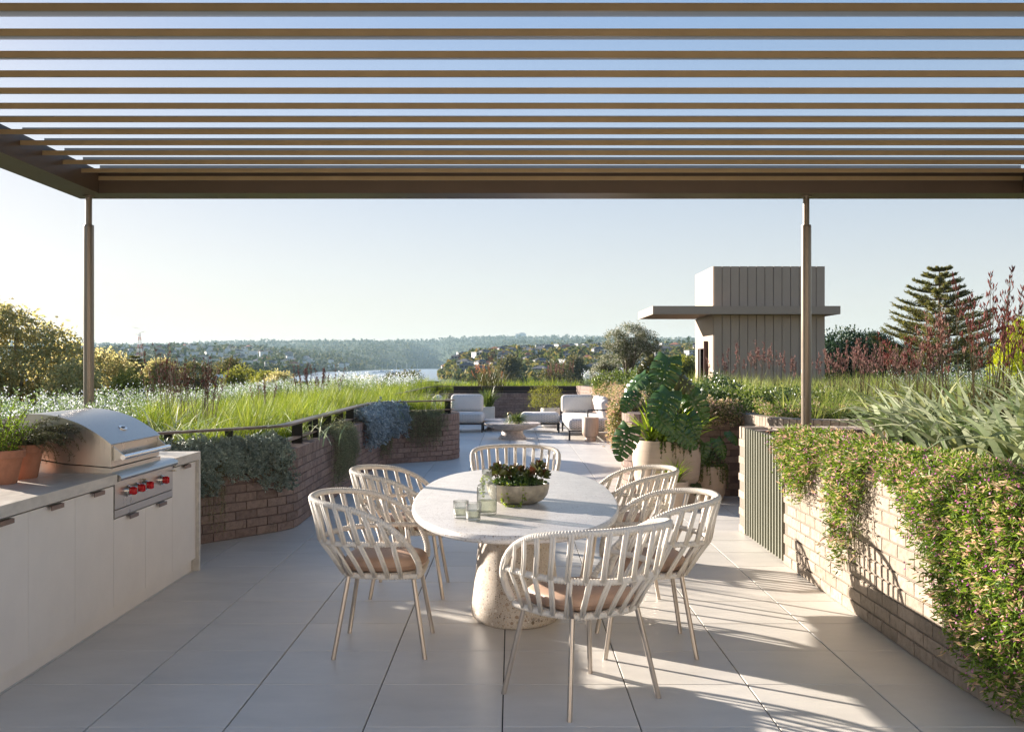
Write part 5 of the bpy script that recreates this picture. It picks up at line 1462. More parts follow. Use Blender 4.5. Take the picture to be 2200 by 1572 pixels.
# clear of walls: left planter boundary
def left_clear(x, y, m=.28):
    # keep a point if it lies on the soil side of the left wall by m
    P = LP.P[::6]; N = LP.N[::6]
    d = (x[:, None]-P[None, :, 0])**2 + (y[:, None]-P[None, :, 1])**2
    k = d.argmin(1); s = (x-P[k, 0])*N[k, 0] + (y-P[k, 1])*N[k, 1]
    return (s > m)
def grass(name, poly, n, z0, L, W, mat, tuft=46, clear=None, lean=(.9, 1.5), droop=(.5, 1.6), segs=4, hvar=None, wind=None):
    x, y = scatter(poly, n)
    if clear is not None:
        k = clear(x, y); x, y = x[k], y[k]
    n = len(x); hv = (1 + .26*ssnoise(x*1.3, y*1.1)/1.5)*RNG.uniform(.72, 1.15, n)
    X = np.repeat(x, tuft); Y = np.repeat(y, tuft); m_ = len(X); r0 = RNG.uniform(0, .07, m_); a = RNG.uniform(0, 2*PI, m_)
    P = np.stack([X+r0*np.cos(a), Y+r0*np.sin(a), np.full(m_, z0)], 1)
    if wind is not None: a = a + np.sin(wind-a)*.5
    mb = MB(); blades(mb, P, a, L*RNG.uniform(.6, 1.12, m_)*np.repeat(hv, tuft), W, RNG.uniform(*lean, m_), RNG.uniform(*droop, m_), segs)
    o = mb.build(name, M[mat]); return stuff(o)
lg = [(-2.2, 9.9), (-2.15, 16.6), (-1.1, 17.2), (-1.0, 17.7), (-2.2, 19.3), (-3.2, 20.5), (-4.6, 18), (-4.7, 13), (-3.9, 10.6), (-2.9, 9.4)]
grass('tufted_grass', lg, 470, .70, .56, .0058, 'l_grass', 84, clear=lambda x, y: left_clear(x, y, .26), lean=(.95, 1.5), droop=(.4, 1.5))
grass('tufted_grass', [(-4.2, 9.6), (-2.95, 9.1), (-2.4, 9.85), (-3.0, 10.6), (-4.4, 11)], 50, .70, .42, .0055, 'l_grass', 60, clear=lambda x, y: left_clear(x, y, .25))
grass('tufted_grass', [(-2.8, 21), (-2.6, 30), (-2.3, 31.1), (2.0, 31.1), (2.2, 33.5), (-5, 33.5), (-5, 21)], 620, .70, .56, .012, 'l_grass', 44, clear=lambda x, y: (x < -2.5) | (y > 31.0))
grass('tufted_grass', [(2.9, 14.2), (5.0, 13.6), (8, 13), (12, 12), (12, 21.5), (3.0, 21.8)], 900, .92, .50, .008, 'l_grass_soft', 44, lean=(1.0, 1.55), droop=(.3, 1.3))
grass('tufted_grass', [(2.6, 11.6), (3.6, 11.3), (5.5, 11.5), (5.5, 13.4), (4.2, 13.2)], 60, .92, .42, .006, 'l_grass_soft', 44)
grass('tufted_grass', [(3.7, 8.6), (7, 8.2), (7.5, 9.6), (4.0, 9.6)], 60, .93, .42, .005, 'l_grass_soft', 50)

# flowering white-lilac border
def flowerfield(name, poly, n, z0, H, clear=None, fl=5, ls=.016, wide=.019):
    x, y = scatter(poly, n)
    if clear is not None: k = clear(x, y); x, y = x[k], y[k]
    n = len(x); h = H*(1+.30*ssnoise(x*1.6, y*1.3)/1.3)*RNG.uniform(.75, 1.1, n)
    A_ = np.stack([x, y, np.full(n, z0)], 1); tip = A_ + np.stack([RNG.normal(0, .05, n), RNG.normal(0, .05, n), h], 1)
    mb = MB()
    k = 16; q = RNG.uniform(.3, 1.05, (n*k)); P = np.repeat(A_, k, 0)*(1-q)[:, None] + np.repeat(tip, k, 0)*q[:, None] + RNG.normal(0, .012, (n*k, 3))
    leaves(mb, P, rand_dirs(n*k, 0, 1), RNG.uniform(.03, .07, n*k), .013, .1)
    sticks(mb, A_, tip, .003)
    g = mb.build(name, M['l_bluegreen']); stuff(g)
    mb = MB(); P = np.repeat(tip, fl, 0) + RNG.normal(0, 1, (n*fl, 3))*np.array([.02, .02, .045]) - [0, 0, .02]
    leaves(mb, P, rand_dirs(n*fl), wide*RNG.uniform(.6, 1.3, n*fl), wide*.8, .2)
    f = mb.build('florets', M['l_white']); f.parent = g; stuff(f)
lcl = lambda x, y: left_clear(x, y, .5)
flowerfield('flowering_border', [(-3.5, 5.5), (-3.4, 8.4), (-3.75, 10.2), (-4.35, 12.2), (-4.3, 15), (-4.2, 18), (-3.4, 20.5), (-2.9, 23.5), (-5.4, 24), (-5.5, 16), (-5.6, 13), (-5.6, 10), (-5.4, 5.5)], 4600, .70, .43, clear=lcl)
flowerfield('flowering_border', [(-5.4, 27), (-2.9, 27), (-2.7, 31.5), (-5.4, 32.5)], 650, .70, .48, wide=.04)
flowerfield('flowering_border', [(2.3, 32), (4.2, 32), (4.2, 34), (2.3, 34)], 260, .9, .42, wide=.045)
flowerfield('flowering_border', [(5.5, 15.5), (7, 14.6), (8.5, 16), (7, 18)], 160, .92, .5)

# --- kangaroo paws
def paw(label, x, y, z0, H, ns, spread, nleaf, Lleaf, mat='l_red', flower=.045, group=None, leafmat_='l_sword', wl=.014, branches=7, lean=.22):
    t = thing('kangaroo_paw', label, 'plant', (x, y, z0), group=group)
    mb = MB(); a = RNG.uniform(0, 2*PI, nleaf)
    P = np.stack([x+RNG.normal(0, spread*.25, nleaf), y+RNG.normal(0, spread*.25, nleaf), np.full(nleaf, z0)], 1)
    blades(mb, P, a, Lleaf*RNG.uniform(.6, 1.15, nleaf), wl, RNG.uniform(1.0, 1.5, nleaf), RNG.uniform(.0, .6, nleaf), 4, taper=2.5)
    mb.build('leaves', M[leafmat_], t)
    ms = MB(); mf = MB()
    for k in range(ns):
        a = random.uniform(0, 2*PI); r0 = random.uniform(0, spread*.35); h = H*random.uniform(.70, 1.02); le = random.uniform(0, lean)*h
        b0 = np.array([x+r0*math.cos(a), y+r0*math.sin(a), z0]); tp = b0 + np.array([math.cos(a)*le*1.1, math.sin(a)*le*1.1, h])
        S = catmull([b0, (b0+tp)/2 + np.array([-math.cos(a), -math.sin(a), 0])*le*.15, tp], 5)
        ms.tube(S, np.linspace(.0045, .002, len(S)), 4, cap=False)
        nb = max(2, int(branches*random.uniform(.7, 1.3)))
        for j in range(nb):
            f = 1 - .34*(j/nb)**1.0; base = b0*(1-f) + tp*f; a2 = random.uniform(0, 2*PI); bl = H*.10*random.uniform(.4, 1.2)*(.25+.75*j/nb)
            en = base + np.array([math.cos(a2)*bl*.42, math.sin(a2)*bl*.42, bl*.95]); ms.tube([base, (base+en)/2+np.array([math.cos(a2), math.sin(a2), 0])*bl*.12, en], .0018, 3, cap=False)
            m_ = random.randint(3, 7); q = RNG.random(m_)
            Pf = en[None] + np.array([0, 0, -1])*(bl*.35*q)[:, None] + RNG.normal(0, .006, (m_, 3))
            az_ = RNG.uniform(0, 2*PI, m_); D = np.stack([np.cos(az_)*.4, np.sin(az_)*.4, RNG.uniform(.6, 1.4, m_)], 1)
            spindles(mf, Pf, D, flower*RNG.uniform(.6, 1.2, m_), flower*.17)
    ms.build('stems', M['l_stem'], t); stuff(mf.build('flowers', M[mat], t))
    return t
gk = 'kangaroo paws in the planters'
paw('tall dark red kangaroo paw clump behind the grill, left planter', pxl(372, 11.3), 11.3, .7, 1.08, 15, .55, 60, .42, 'l_red', .034)
paw('dark red kangaroo paw clump just right of the tall one in the left planter', pxl(430, 11.0), 11.0, .7, .92, 22, .7, 60, .40, 'l_red', .034)
paw('sparse thin kangaroo paw left of the tall dark red clump', pxl(335, 12.2), 12.2, .7, .85, 7, .5, 20, .4, 'l_red', .034)
paw('small faded red kangaroo paw among white flowers, left of centre', pxl(566, 14.5), 14.5, .7, .72, 7, .5, 20, .35, 'l_dusty', .035)
paw('dark red kangaroo paw clump standing in front of the river view', pxl(680, 17.5), 17.5, .7, .86, 22, 1.0, 60, .4, 'l_red', .042)
paw('tall spiky plant with apricot flowers behind the left sofa', pxl(1050, 29.6), 31.1, .7, .95, 16, 1.0, 120, .9, 'l_orange', .05, leafmat_='l_sword', wl=.022, lean=.4)
paw('faint pink kangaroo paw on the back planter left of the apricot-flowered plant', pxl(1055, 32), 32.5, .7, 1.35, 8, .9, 20, .5, 'l_dusty', .06)
paw('low pink flowering clump on the back planter, centre', pxl(1200, 32), 32.6, .7, 1.0, 18, 2.0, 40, .4, 'l_dusty', .06)
# in front of the tower
for (px_, D, H, n, sp, lab) in ((1566, 18.5, .92, 9, .8, 'dusty red kangaroo paw at the left of the tower wall'), (1625, 17.5, 1.02, 17, .8, 'dusty red kangaroo paw in front of the middle of the tower, tallest there'),
        (1668, 18.6, 1.02, 12, .8, 'dusty red kangaroo paw just left of the right pergola post'), (1705, 18, .8, 8, .7, 'short dusty red kangaroo paw touching the right pergola post'),
        (1775, 15.5, .88, 14, .7, 'dusty red kangaroo paw just right of the right pergola post'), (1812, 14.5, .88, 16, .8, 'dusty red kangaroo paw below the dark round tree'),
        (1852, 13.8, .98, 20, .8, 'dusty red kangaroo paw between the two dark round trees'), (1900, 15, .95, 20, .9, 'dusty red kangaroo paw below the distant tower blocks'),
        (1945, 14.2, .92, 20, .9, 'dusty red kangaroo paw at the left foot of the Norfolk pine'), (1990, 14.6, .95, 16, .9, 'dusty red kangaroo paw in front of the Norfolk pine trunk')):
    paw(lab, pxl(px_, D), D, .92, H, max(6, int(n*.8)), sp, 55, .5, 'l_dusty', .056)
paw('near kangaroo paw with tall slim red heads, left of the tallest one', pxl(1975, 8.2), 8.2, .93, .98, 8, .5, 50, .55, 'l_red', .048, wl=.018)
paw('near kangaroo paw with branching pink-red heads in front of the Norfolk pine', pxl(2040, 8.4), 8.4, .93, 1.10, 13, .6, 70, .60, 'l_dusty', .050, wl=.02)
paw('tallest near kangaroo paw with dark red heads at the right', pxl(2125, 7.6), 7.6, .93, 1.28, 17, .65, 110, .62, 'l_red', .052, wl=.024, lean=.16)
paw('near kangaroo paw at the right picture edge', pxl(2205, 7.7), 7.7, .93, 1.12, 13, .6, 90, .6, 'l_red', .050, wl=.022)

# --- silver-green flax with broad strap leaves
def flax(label, x, y, z0, n, L, W, az0=None, spread=.16, mat='l_flax', droop=(.9, 2.0)):
    t = MB(); a = RNG.uniform(0, 2*PI, n)
    if az0 is not None: a = az0 + RNG.normal(0, 1.3, n)
    P = np.stack([x+RNG.normal(0, spread, n), y+RNG.normal(0, spread, n), np.full(n, z0)], 1)
    blades(t, P, a, L*RNG.uniform(.65, 1.1, n), W*RNG.uniform(.6, 1.1, n), RNG.uniform(.9, 1.48, n), RNG.uniform(*droop, n), 7, taper=2.2, curl=.25)
    o = t.build('flax_clump', M[mat], origin=(x, y, z0)); return tag(o, label, 'plant', 'silver-green strap-leaf clumps')
flax('silver-green strap-leaf clump behind the grill, left planter', pxl(385, 9.6), 9.75, .70, 70, .62, .024)
flax('small strap-leaf tuft leaning over the left railing where it bends', pxl(640, 11), 11.2, .70, 26, .5, .018)
flax('small strap-leaf tuft at the far part of the left railing', pxl(830, 16.4), 16.75, .72, 26, .42, .02)
flax('small dark strap-leaf tuft beside the grill at the near railing', -3.25, 9.0, .70, 30, .45, .02)
for (x, y, n, L, lab) in ((2.85, 7.5, 120, .62, 'silver-green strap-leaf clump nearest the right pergola post'), (3.25, 7.9, 110, .66, 'silver-green strap-leaf clump in the middle of the right planter, behind the nearest'),
        (2.85, 6.5, 130, .66, 'silver-green strap-leaf clump spilling toward the sun-toned brick wall'), (2.85, 5.6, 120, .62, 'silver-green strap-leaf clump above the largest cascading shrub'),
        (3.5, 6.8, 120, .74, 'silver-green strap-leaf clump below the tallest kangaroo paw'), (3.7, 7.9, 80, .66, 'silver-green strap-leaf clump at the back, half behind the others'), (3.35, 5.9, 120, .7, 'silver-green strap-leaf clump cut by the right picture edge'),
        (3.0, 5.0, 100, .6, 'silver-green strap-leaf clump at the lower right edge of the planting')):
    flax(lab, x, y, .95, int(n*.62), L, .052, az0=PI*.95, spread=.10, droop=(.7, 2.0))

# --- leafy shrubs
def shrub(label, x, y, z0, rx, ry, rz, n, ls, mat, name='shrub', w=.6, group=None, oval=True):
    t = thing(name, label, 'plant', (x, y, z0), group=group)
    ms = MB(); k = 12
    for i in range(k):
        q = rand_dirs(1, .1, .9)[0]; ms.tube([(x, y, z0), (x+q[0]*rx*.8, y+q[1]*ry*.8, z0+rz*.3+q[2]*rz*.6)], [.008, .003], 4)
    ms.build('stems', M['l_stem'], t)
    mb = MB(); nc = max(6, n//22); q = rand_dirs(nc, -.3, 1); cc = q*np.array([rx, ry, rz])*(RNG.uniform(.55, 1.05, nc)**.5)[:, None] + np.array([x, y, z0+rz*.35])
    cc[:, 2] = np.maximum(cc[:, 2], z0+.03)
    P = np.repeat(cc, 22, 0)+RNG.normal(0, ls*1.3, (nc*22, 3)); D = rand_dirs(nc*22, -.4, 1)+np.repeat(q, 22, 0)*.7
    (ovals if oval else leaves)(mb, P, D, ls*RNG.uniform(.7, 1.25, nc*22), ls*w)
    mb.build('foliage', M[mat], t); return t
gs = 'dark glossy shrubs in the right planter'
for i, (x, y, rx, rz, lab) in enumerate(((2.45, 13.2, .45, .27, 'dark glossy shrub right of the monstera, on top of the shaded wall'), (3.0, 13.0, .45, .27, 'dark glossy shrub in the middle of the row above the shaded wall'), (3.5, 12.8, .45, .24, 'dark glossy shrub just left of the right pergola post'),
        (4.0, 12.6, .5, .24, 'dark glossy shrub hidden partly by the right pergola post'), (2.75, 13.9, .4, .36, 'taller dark glossy shrub behind the row above the shaded wall'))):
    shrub(lab, x, y, .92, rx, .42, rz, 2600, .034, 'l_shrub' if i % 2 == 0 else 'l_shrub_mid', group=gs)
for (x, y, rx, rz, mt, lab) in ((2.45, 24.5, .55, .42, 'l_shrub_mid', 'green shrub below the white-flowering tree'), (3.05, 22.8, .6, .45, 'l_shrub_mid', 'green shrub right of the chaise sofa on the planter'),
        (2.75, 20.2, .5, .42, 'l_shrub_mid', 'green shrub left of the monstera leaves on the planter'), (3.4, 25.5, .7, .4, 'l_shrub_mid', 'low green shrub at the foot of the multi-stemmed tree'), (2.4, 18.0, .5, .35, 'l_shrub', 'dark shrub hidden behind the monstera')):
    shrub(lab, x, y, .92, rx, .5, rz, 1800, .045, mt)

# --- trailing plants: strands over a wall
def cascade(name, label, path, s0, s1, drop, n, ztop, leaf, stem, L, W, dens, kind='leaf', out=(.02, .14), top=.16, side=1, mound=.08, tips=None, dots=None, wavy=.03, fluff=.02, cat='plant', group=None, th=.0018):
    """strands rooted behind the coping, crossing it and hanging down the outer face; drop(f) with f from 0 to 1 along the run"""
    c = path.at((s0+s1)/2)[0]
    t = thing(name, label, cat, (float(c[0]), float(c[1]), ztop), group=group)
    S0 = RNG.uniform(s0, s1, n)
    ms, ml, mt, mdx = MB(), MB(), MB(), MB()
    allP, allD, nsd = [], [], []
    for s in S0:
        f = (s-s0)/(s1-s0); dr = drop(f)*random.uniform(.25, 1.0)**.7
        s_ = s + random.gauss(0, wavy); o_ = random.uniform(*out)
        pts = []
        p, nn = path.at(s, side*random.uniform(.15, .15+top)); pts.append((p[0], p[1], ztop+.0))
        p, nn = path.at((s+s_)/2, side*.08); pts.append((p[0], p[1], ztop+random.uniform(.02, .02+mound)))
        p, nn = path.at(s_, -side*o_*.6); pts.append((p[0], p[1], ztop-min(.02, dr*.2)+random.uniform(0, mound*.4)))
        if dr > .06:
            k = max(1, int(dr/.16))
            for j in range(1, k+1):
                q = j/k; p, nn = path.at(s_+random.gauss(0, wavy)*q, -side*(o_*(1-.55*q)+.02)); pts.append((p[0], p[1], ztop-dr*q))
        P = catmull(pts, 4); ms.tube(P, np.linspace(th, th*.5, len(P)), 3, cap=False)
        d = np.concatenate([[0], np.cumsum(np.linalg.norm(np.diff(P, axis=0), axis=1))]); m_ = max(4, int(d[-1]*dens))
        q = RNG.uniform(.08, 1, m_)*d[-1]; allP.append(np.stack([np.interp(q, d, P[:, i]) for i in range(3)], 1)); allD.append(np.tile(np.array([-side*nn[0], -side*nn[1], 0.0]), (m_, 1))); nsd.append(q/d[-1])
    P = np.concatenate(allP); O = np.concatenate(allD); q = np.concatenate(nsd); m_ = len(P)
    P = P + RNG.normal(0, fluff, (m_, 3)) + O*abs(RNG.normal(0, fluff, m_))[:, None]
    D = rand_dirs(m_, -.9, .7) + O*.8
    if kind == 'oval': ovals(ml, P, D, L*RNG.uniform(.6, 1.2, m_), W)
    elif kind == 'rosette':
        k8 = 11; Pr = np.repeat(P, k8, 0); ax = np.repeat(nrm(O*.8 + np.array([0, 0, .7]) + RNG.normal(0, .35, P.shape)), k8, 0)
        Dr = nrm(ax*.75 + rand_dirs(len(Pr))*.8); spindles(ml, Pr+Dr*.004, Dr, L*RNG.uniform(.6, 1.1, len(Pr)), W, sides=3)
    elif kind == 'bud': spindles(ml, P, D+np.array([0, 0, .3]), L*RNG.uniform(.6, 1.2, m_), W, sides=3)
    else: leaves(ml, P, D, L*RNG.uniform(.6, 1.2, m_), W*RNG.uniform(.7, 1.2, m_))
    ms.build('stems', M[stem], t); ml.build('foliage', M[leaf], t)
    if tips:
        k = RNG.random(m_) < tips; Pk = P[k]+D[k]*.012; r_ = 3; Pr = np.repeat(Pk, r_, 0)+RNG.normal(0, .006, (len(Pk)*r_, 3)); Dr = np.repeat(D[k], r_, 0)+RNG.normal(0, .5, (len(Pk)*r_, 3))+np.array([0, 0, .3])
        leaves(mt, Pr, Dr, L*1.05*RNG.uniform(.6, 1.2, len(Pr)), W*.95); mt.build('leaf_tips', M['l_tip'], t)
    if dots:
        k = RNG.random(m_) < dots; Pk = np.repeat(P[k], 2, 0)+RNG.normal(0, .012, (k.sum()*2, 3)) + np.repeat(O[k], 2, 0)*.012
        ovals(mdx, Pk, rand_dirs(len(Pk)), .012, .010); mdx.build('flowers', M['l_purple'], t)
    return t
def bump_(c, w, h): return lambda f: h*math.exp(-((f-c)/w)**2)
def sY(y): return float(FP.near(2.17, y))
A1, A2 = sorted((sY(8.75), sY(6.95)))
kw = dict(leaf='l_cascade', stem='l_stem', L=.042, W=.0105, dens=88, kind='leaf', tips=.055, dots=.085, fluff=.022, wavy=.05, mound=.06, top=.25)
cascade('cascading_shrub', 'pink-and-green cascading shrub just right of the finned gate, the smallest of three', FP, 0.01, sY(6.95), lambda f: .05+.42*math.exp(-((f-.5)/.26)**2), 210, 1.0, **kw)
cascade('cascading_shrub', 'middle pink-and-green cascading shrub, a narrow fall of leaves on the sun-toned wall', FP, sY(6.95), sY(6.0), lambda f: .02+.76*math.exp(-((f-.45)/.19)**2), 200, 1.0, **kw)
cascade('cascading_shrub', 'largest pink-and-green cascading shrub, falling almost to the floor at the right', FP, sY(5.95), sY(5.05), lambda f: .03+.62*f**1.8, 160, 1.0, **kw)
cascade('cascading_shrub', 'pink-and-green cascading shrub reaching lowest, at the right picture edge', FP, sY(5.05), sY(5.05)+1.25, lambda f: .52+.45*math.exp(-((f-.4)/.35)**2), 400, 1.0, **{**kw, 'dens': 115})
# mounds on the flat top
def mound(label, x0, x1, y0, y1, z, n, h=.12, leafm='l_cascade'):
    t = thing('flowering_groundcover', label, 'plant', ((x0+x1)/2, (y0+y1)/2, z)); ml, mt, mdx = MB(), MB(), MB()
    x = RNG.uniform(x0, x1, n); y = RNG.uniform(y0, y1, n); zz = z+h*(.35+.65*RNG.random(n)**.6)*(1+.3*ssnoise(x*6, y*6))
    P = np.stack([x, y, zz], 1); D = rand_dirs(n, -.1, 1); leaves(ml, P, D, .038*RNG.uniform(.6, 1.2, n), .010); ml.build('foliage', M[leafm], t)
    k = RNG.random(n) < .12; Pr = np.repeat(P[k], 3, 0)+RNG.normal(0, .008, (k.sum()*3, 3)); leaves(mt, Pr, rand_dirs(len(Pr), 0, 1), .034, .009); mt.build('leaf_tips', M['l_tip'], t)
    k = RNG.random(n) < .07; ovals(mdx, P[k]+[0, 0, .01], rand_dirs(k.sum()), .011, .010); mdx.build('flowers', M['l_purple'], t)
mound('pink-green groundcover mounding along the right planter top beside the strap leaves', 2.27, 2.65, 4.9, 8.0, .95, 12000, .09)
mound('pink-green groundcover at the near right corner of the planter', 2.42, 3.1, 4.2, 4.9, .95, 5000, .10)
mound('low pink flowering groundcover in front of the dark shrubs, left of the post', 2.85, 4.0, 11.5, 12.35, .92, 6500, .20)
mound('low pink flowering groundcover along the shaded wall top behind the monstera', 1.75, 2.9, 12.6, 13.0, .92, 4500, .14)
def rs(y): return float(RP.s[np.argmin(abs(RP.P[:, 1]-y)+ (RP.P[:, 0] > 2.6)*(RP.P[:, 1] < 13)*5)])
kw2 = dict(leaf='l_shrub_mid', stem='l_stem', L=.045, W=.012, dens=75, kind='leaf', tips=.30, dots=.04, fluff=.03, wavy=.06, mound=.15, top=.35)
cascade('cascading_shrub', 'pink-flowering cascade on the planter wall between the chaise sofa and the monstera', RP, rs(19.5), rs(13.2), lambda f: .25+.45*abs(math.sin(f*7)), 520, .99, **kw2)
cascade('cascading_shrub', 'pink-flowering cascade on the planter wall behind the chaise sofa', RP, rs(27.5), rs(20), lambda f: .10+.2*abs(math.sin(f*9)), 260, .99, **{**kw2, 'dens': 50})
cascade('cascading_shrub', 'purple-pink groundcover spilling over the shaded wall beside the pier', RP, RP.L-.55, RP.L-.02, lambda f: .14, 60, .99, **kw2)
# left planter trailers
def ls_(x, y): return float(LP.near(x, y))
cascade('trailing_succulent', 'blue-grey succulent spilling over the brown brick wall next to the bench end', LP, ls_(-2.95, 8.80), ls_(-2.16, 9.86), lambda f: .32+.08*math.sin(f*9), 170, .77, leaf='l_senecio', stem='l_yellowstem', L=.046, W=.0115, dens=20, kind='rosette', out=(.02, .15), mound=.12, fluff=.020, wavy=.05, top=.25, th=.003)
cascade('trailing_plant', 'thin straggly trailing plant hanging to the floor beside the bench end panel', LP, ls_(-2.98, 8.75), ls_(-2.62, 9.25), lambda f: .74, 45, .77, leaf='l_trail', stem='l_yellowstem', L=.022, W=.006, dens=120, kind='leaf', out=(.02, .08), mound=.02, fluff=.012)
cascade('trailing_plant', 'dense dull-green trailing plant on the left wall behind the two left chairs', LP, ls_(-2.11, 11.75), ls_(-2.11, 13.3), lambda f: .62, 120, .77, leaf='l_trail', stem='l_stem', L=.028, W=.008, dens=120, kind='leaf', out=(.02, .14), mound=.08, fluff=.018)
cascade('trailing_succulent', 'pale blue trailing succulent near the far end of the left wall, left clump', LP, ls_(-2.11, 14.6), ls_(-2.1, 16.2), lambda f: .40, 105, .77, leaf='l_blue', stem='l_yellowstem', L=.055, W=.016, dens=18, kind='rosette', out=(.02, .16), mound=.16, fluff=.028, top=.3)
cascade('trailing_succulent', 'pale blue trailing succulent near the far end of the left wall, right clump', LP, ls_(-2.1, 16.2), ls_(-1.75, 16.75), lambda f: .34, 75, .77, leaf='l_blue', stem='l_yellowstem', L=.055, W=.016, dens=18, kind='rosette', out=(.02, .16), mound=.2, fluff=.03, top=.3)
cascade('trailing_plant', 'grey-green hair-like trailer hanging below the pale blue succulent', LP, ls_(-2.09, 16.0), ls_(-2.0, 16.55), lambda f: .68, 50, .77, leaf='l_trail', stem='l_stem', L=.03, W=.008, dens=120, out=(.02, .08), mound=.02, fluff=.012)
cascade('trailing_plant', 'grey-green trailing plant on the front-facing wall, left one of the pair', LP, ls_(-1.75, 16.75), ls_(-1.45, 16.92), lambda f: .62, 36, .77, leaf='l_trail', stem='l_stem', L=.032, W=.009, dens=120, out=(.02, .1), mound=.05, fluff=.015)
cascade('trailing_plant', 'grey-green trailing plant on the front-facing wall, right one of the pair', LP, ls_(-1.45, 16.92), ls_(-1.12, 17.15), lambda f: .28+.32*math.sin(f*PI), 42, .77, leaf='l_trail', stem='l_stem', L=.032, W=.009, dens=120, out=(.02, .1), mound=.05, fluff=.015)

# --- monstera leaves
def monstera_mesh(L, W, droop=.5, lobes=8, fold=.25, wav=.03, seed=0, name='leaf'):
    """heart-shaped blade cut by slits that follow the side veins, with holes near the midrib; base at origin, tip along +X, face up"""
    rr = random.Random(seed); NP = 11; NU, NV = lobes*NP, 8
    V = []; F = []; mid_i = {}
    def width(u): return W/2*(math.sin(PI*min(1, (u*.92+.08))**.72))**.62*(1.02-.25*u)
    for sgn in (-1, 1):
        idx = {}
        for i in range(NU+1):
            u = i/NU
            for j in range(NV+1):
                v = j/NV
                wu = width(u)*(1 + .03*math.sin(i*1.3+seed))
                fwd = (.34*v**1.25)*(wu) + (-.26*L*v*(1-u)**3.2)
                x = u*L + fwd; y = sgn*v*wu
                z = -droop*L*(u**2)*.55 - fold*abs(y)*v*1.3 + fold*.45*abs(y) - .05*W*abs(math.sin(u*lobes*PI))**2*v + .05*W*v
                idx[i, j] = len(V); V.append((x, y, z))
        for i in range(NU):
            ph = i % NP; lobe = i//NP
            for j in range(NV):
                u = i/NU
                slit = .10 < u < .95 and ((ph == NP-1 and j >= 2+seed % 2) or (ph == NP-2 and j >= 5))
                hole = ph in (3, 4) and j == 1 and .2 < u < .72
                if slit or hole: continue
                q = (idx[i, j], idx[i+1, j], idx[i+1, j+1], idx[i, j+1])
                F.append(q if sgn > 0 else q[::-1])
    mb = MB(); V = np.array(V)
    # real thickness: a second skin just below
    mb.add(V, F); mb.add(V - [0, 0, .0022], [f[::-1] for f in F])
    Pm = np.array([(u*L, 0, -droop*L*u*u*.55+.002) for u in np.linspace(0, .97, 8)])
    mb.tube(Pm, np.linspace(.0045, .0015, 8), 5)
    return mb.mesh(name, smooth=False)
big = thing('big_planter', 'giant sand-coloured tapered pot holding a monstera and bromeliads', 'pot', (1.77, 11.82, 0))
MB().lathe([(.001, 0), (.22, .0), (.26, .012), (.335, .14), (.375, .34), (.388, .50), (.385, .60), (.372, .715), (.368, .728), (.345, .728), (.345, .66)], (1.77, 11.82, 0), 56).build('pot', M['pot'], big, smooth=True, sharp=40)
MB().lathe([(.001, .69), (.35, .68)], (1.77, 11.82, 0), 32).build('soil', M['soil'], big)
mon = thing('monstera', 'monstera with large split glossy leaves growing from the giant pot', 'plant', (1.77, 11.82, .69))
lm_cache = [monstera_mesh(1.0, .84, .6, 6, .34, .03, s) for s in range(3)]
for m_ in lm_cache: m_.materials.append(M['l_monstera'])
lm_olive = lm_cache[1].copy(); lm_olive.materials.clear(); lm_olive.materials.append(M['l_olive'])
def mleaf(par, base, tip, size, roll=0, kind=0, root=None, olive=False, facing=None):
    """leaf whose base and direction of tip are given; the face turns towards 'facing'"""
    b_ = Vector(base); d = (Vector(tip)-b_).normalized(); f = Vector(facing or (-.25, -1, .45)).normalized()
    f = (f - d*f.dot(d)).normalized(); s = f.cross(d)
    Mx = Matrix((d, s, f)).transposed().to_4x4()
    o = link('leaf', lm_olive if olive else lm_cache[kind % 3], par, (0, 0, 0))
    o.matrix_basis = Matrix.Translation(b_ - Vector(par['org'])) @ Mx @ Matrix.Scale(size*1.0, 4)
    if root is not None:
        r_ = Vector(root); mid = (r_*.45+b_*.55) + Vector((0, 0, .04)); mb = MB(); mb.tube(catmull([tuple(r_), tuple(mid), tuple(b_)], 6), np.linspace(.011, .006, 13), 6); mb.build('petiole', M['l_shrub_mid'], par, smooth=True)
def W3(px_, py_, D): return (pxl(px_, D), D, zof(py_, D))
rt = (1.77, 11.82, .70)
mleaf(mon, W3(1436, 766, 11.75), W3(1408, 850, 11.5), .46, 0, 0, rt)
mleaf(mon, W3(1452, 805, 11.95), W3(1512, 850, 11.9), .40, 0, 1, rt, olive=True, facing=(.1, -.8, .9))
mleaf(mon, W3(1438, 838, 11.5), W3(1400, 905, 11.25), .44, 0, 2, rt)
mleaf(mon, W3(1482, 845, 11.6), W3(1518, 915, 11.45), .36, 0, 0, rt, facing=(-.5, -1, .3))
mleaf(mon, W3(1388, 800, 11.8), W3(1330, 842, 11.7), .36, 0, 1, rt, facing=(-.3, -.5, 1))
mleaf(mon, W3(1362, 840, 11.7), W3(1335, 880, 11.55), .26, 0, 2, rt)
mleaf(mon, W3(1352, 915, 11.45), W3(1322, 985, 11.35), .38, 0, 0, rt, facing=(-.4, -1, .3))
mleaf(mon, W3(1455, 888, 11.4), W3(1440, 935, 11.3), .30, 0, 1, rt)
mleaf(mon, W3(1410, 890, 11.35), W3(1452, 930, 11.25), .28, 0, 2, rt)
mleaf(mon, W3(1478, 888, 11.5), W3(1497, 935, 11.35), .28, 0, 2, rt)
mleaf(mon, W3(1405, 770, 12.0), W3(1380, 790, 12.0), .26, 0, 1, rt, olive=True)
mleaf(mon, W3(1460, 925, 11.35), W3(1500, 960, 11.3), .26, 0, 0, rt)
br = thing('bromeliad', 'light green bromeliads arching under the monstera leaves in the giant pot', 'plant', (1.72, 11.7, .7))
mb = MB()
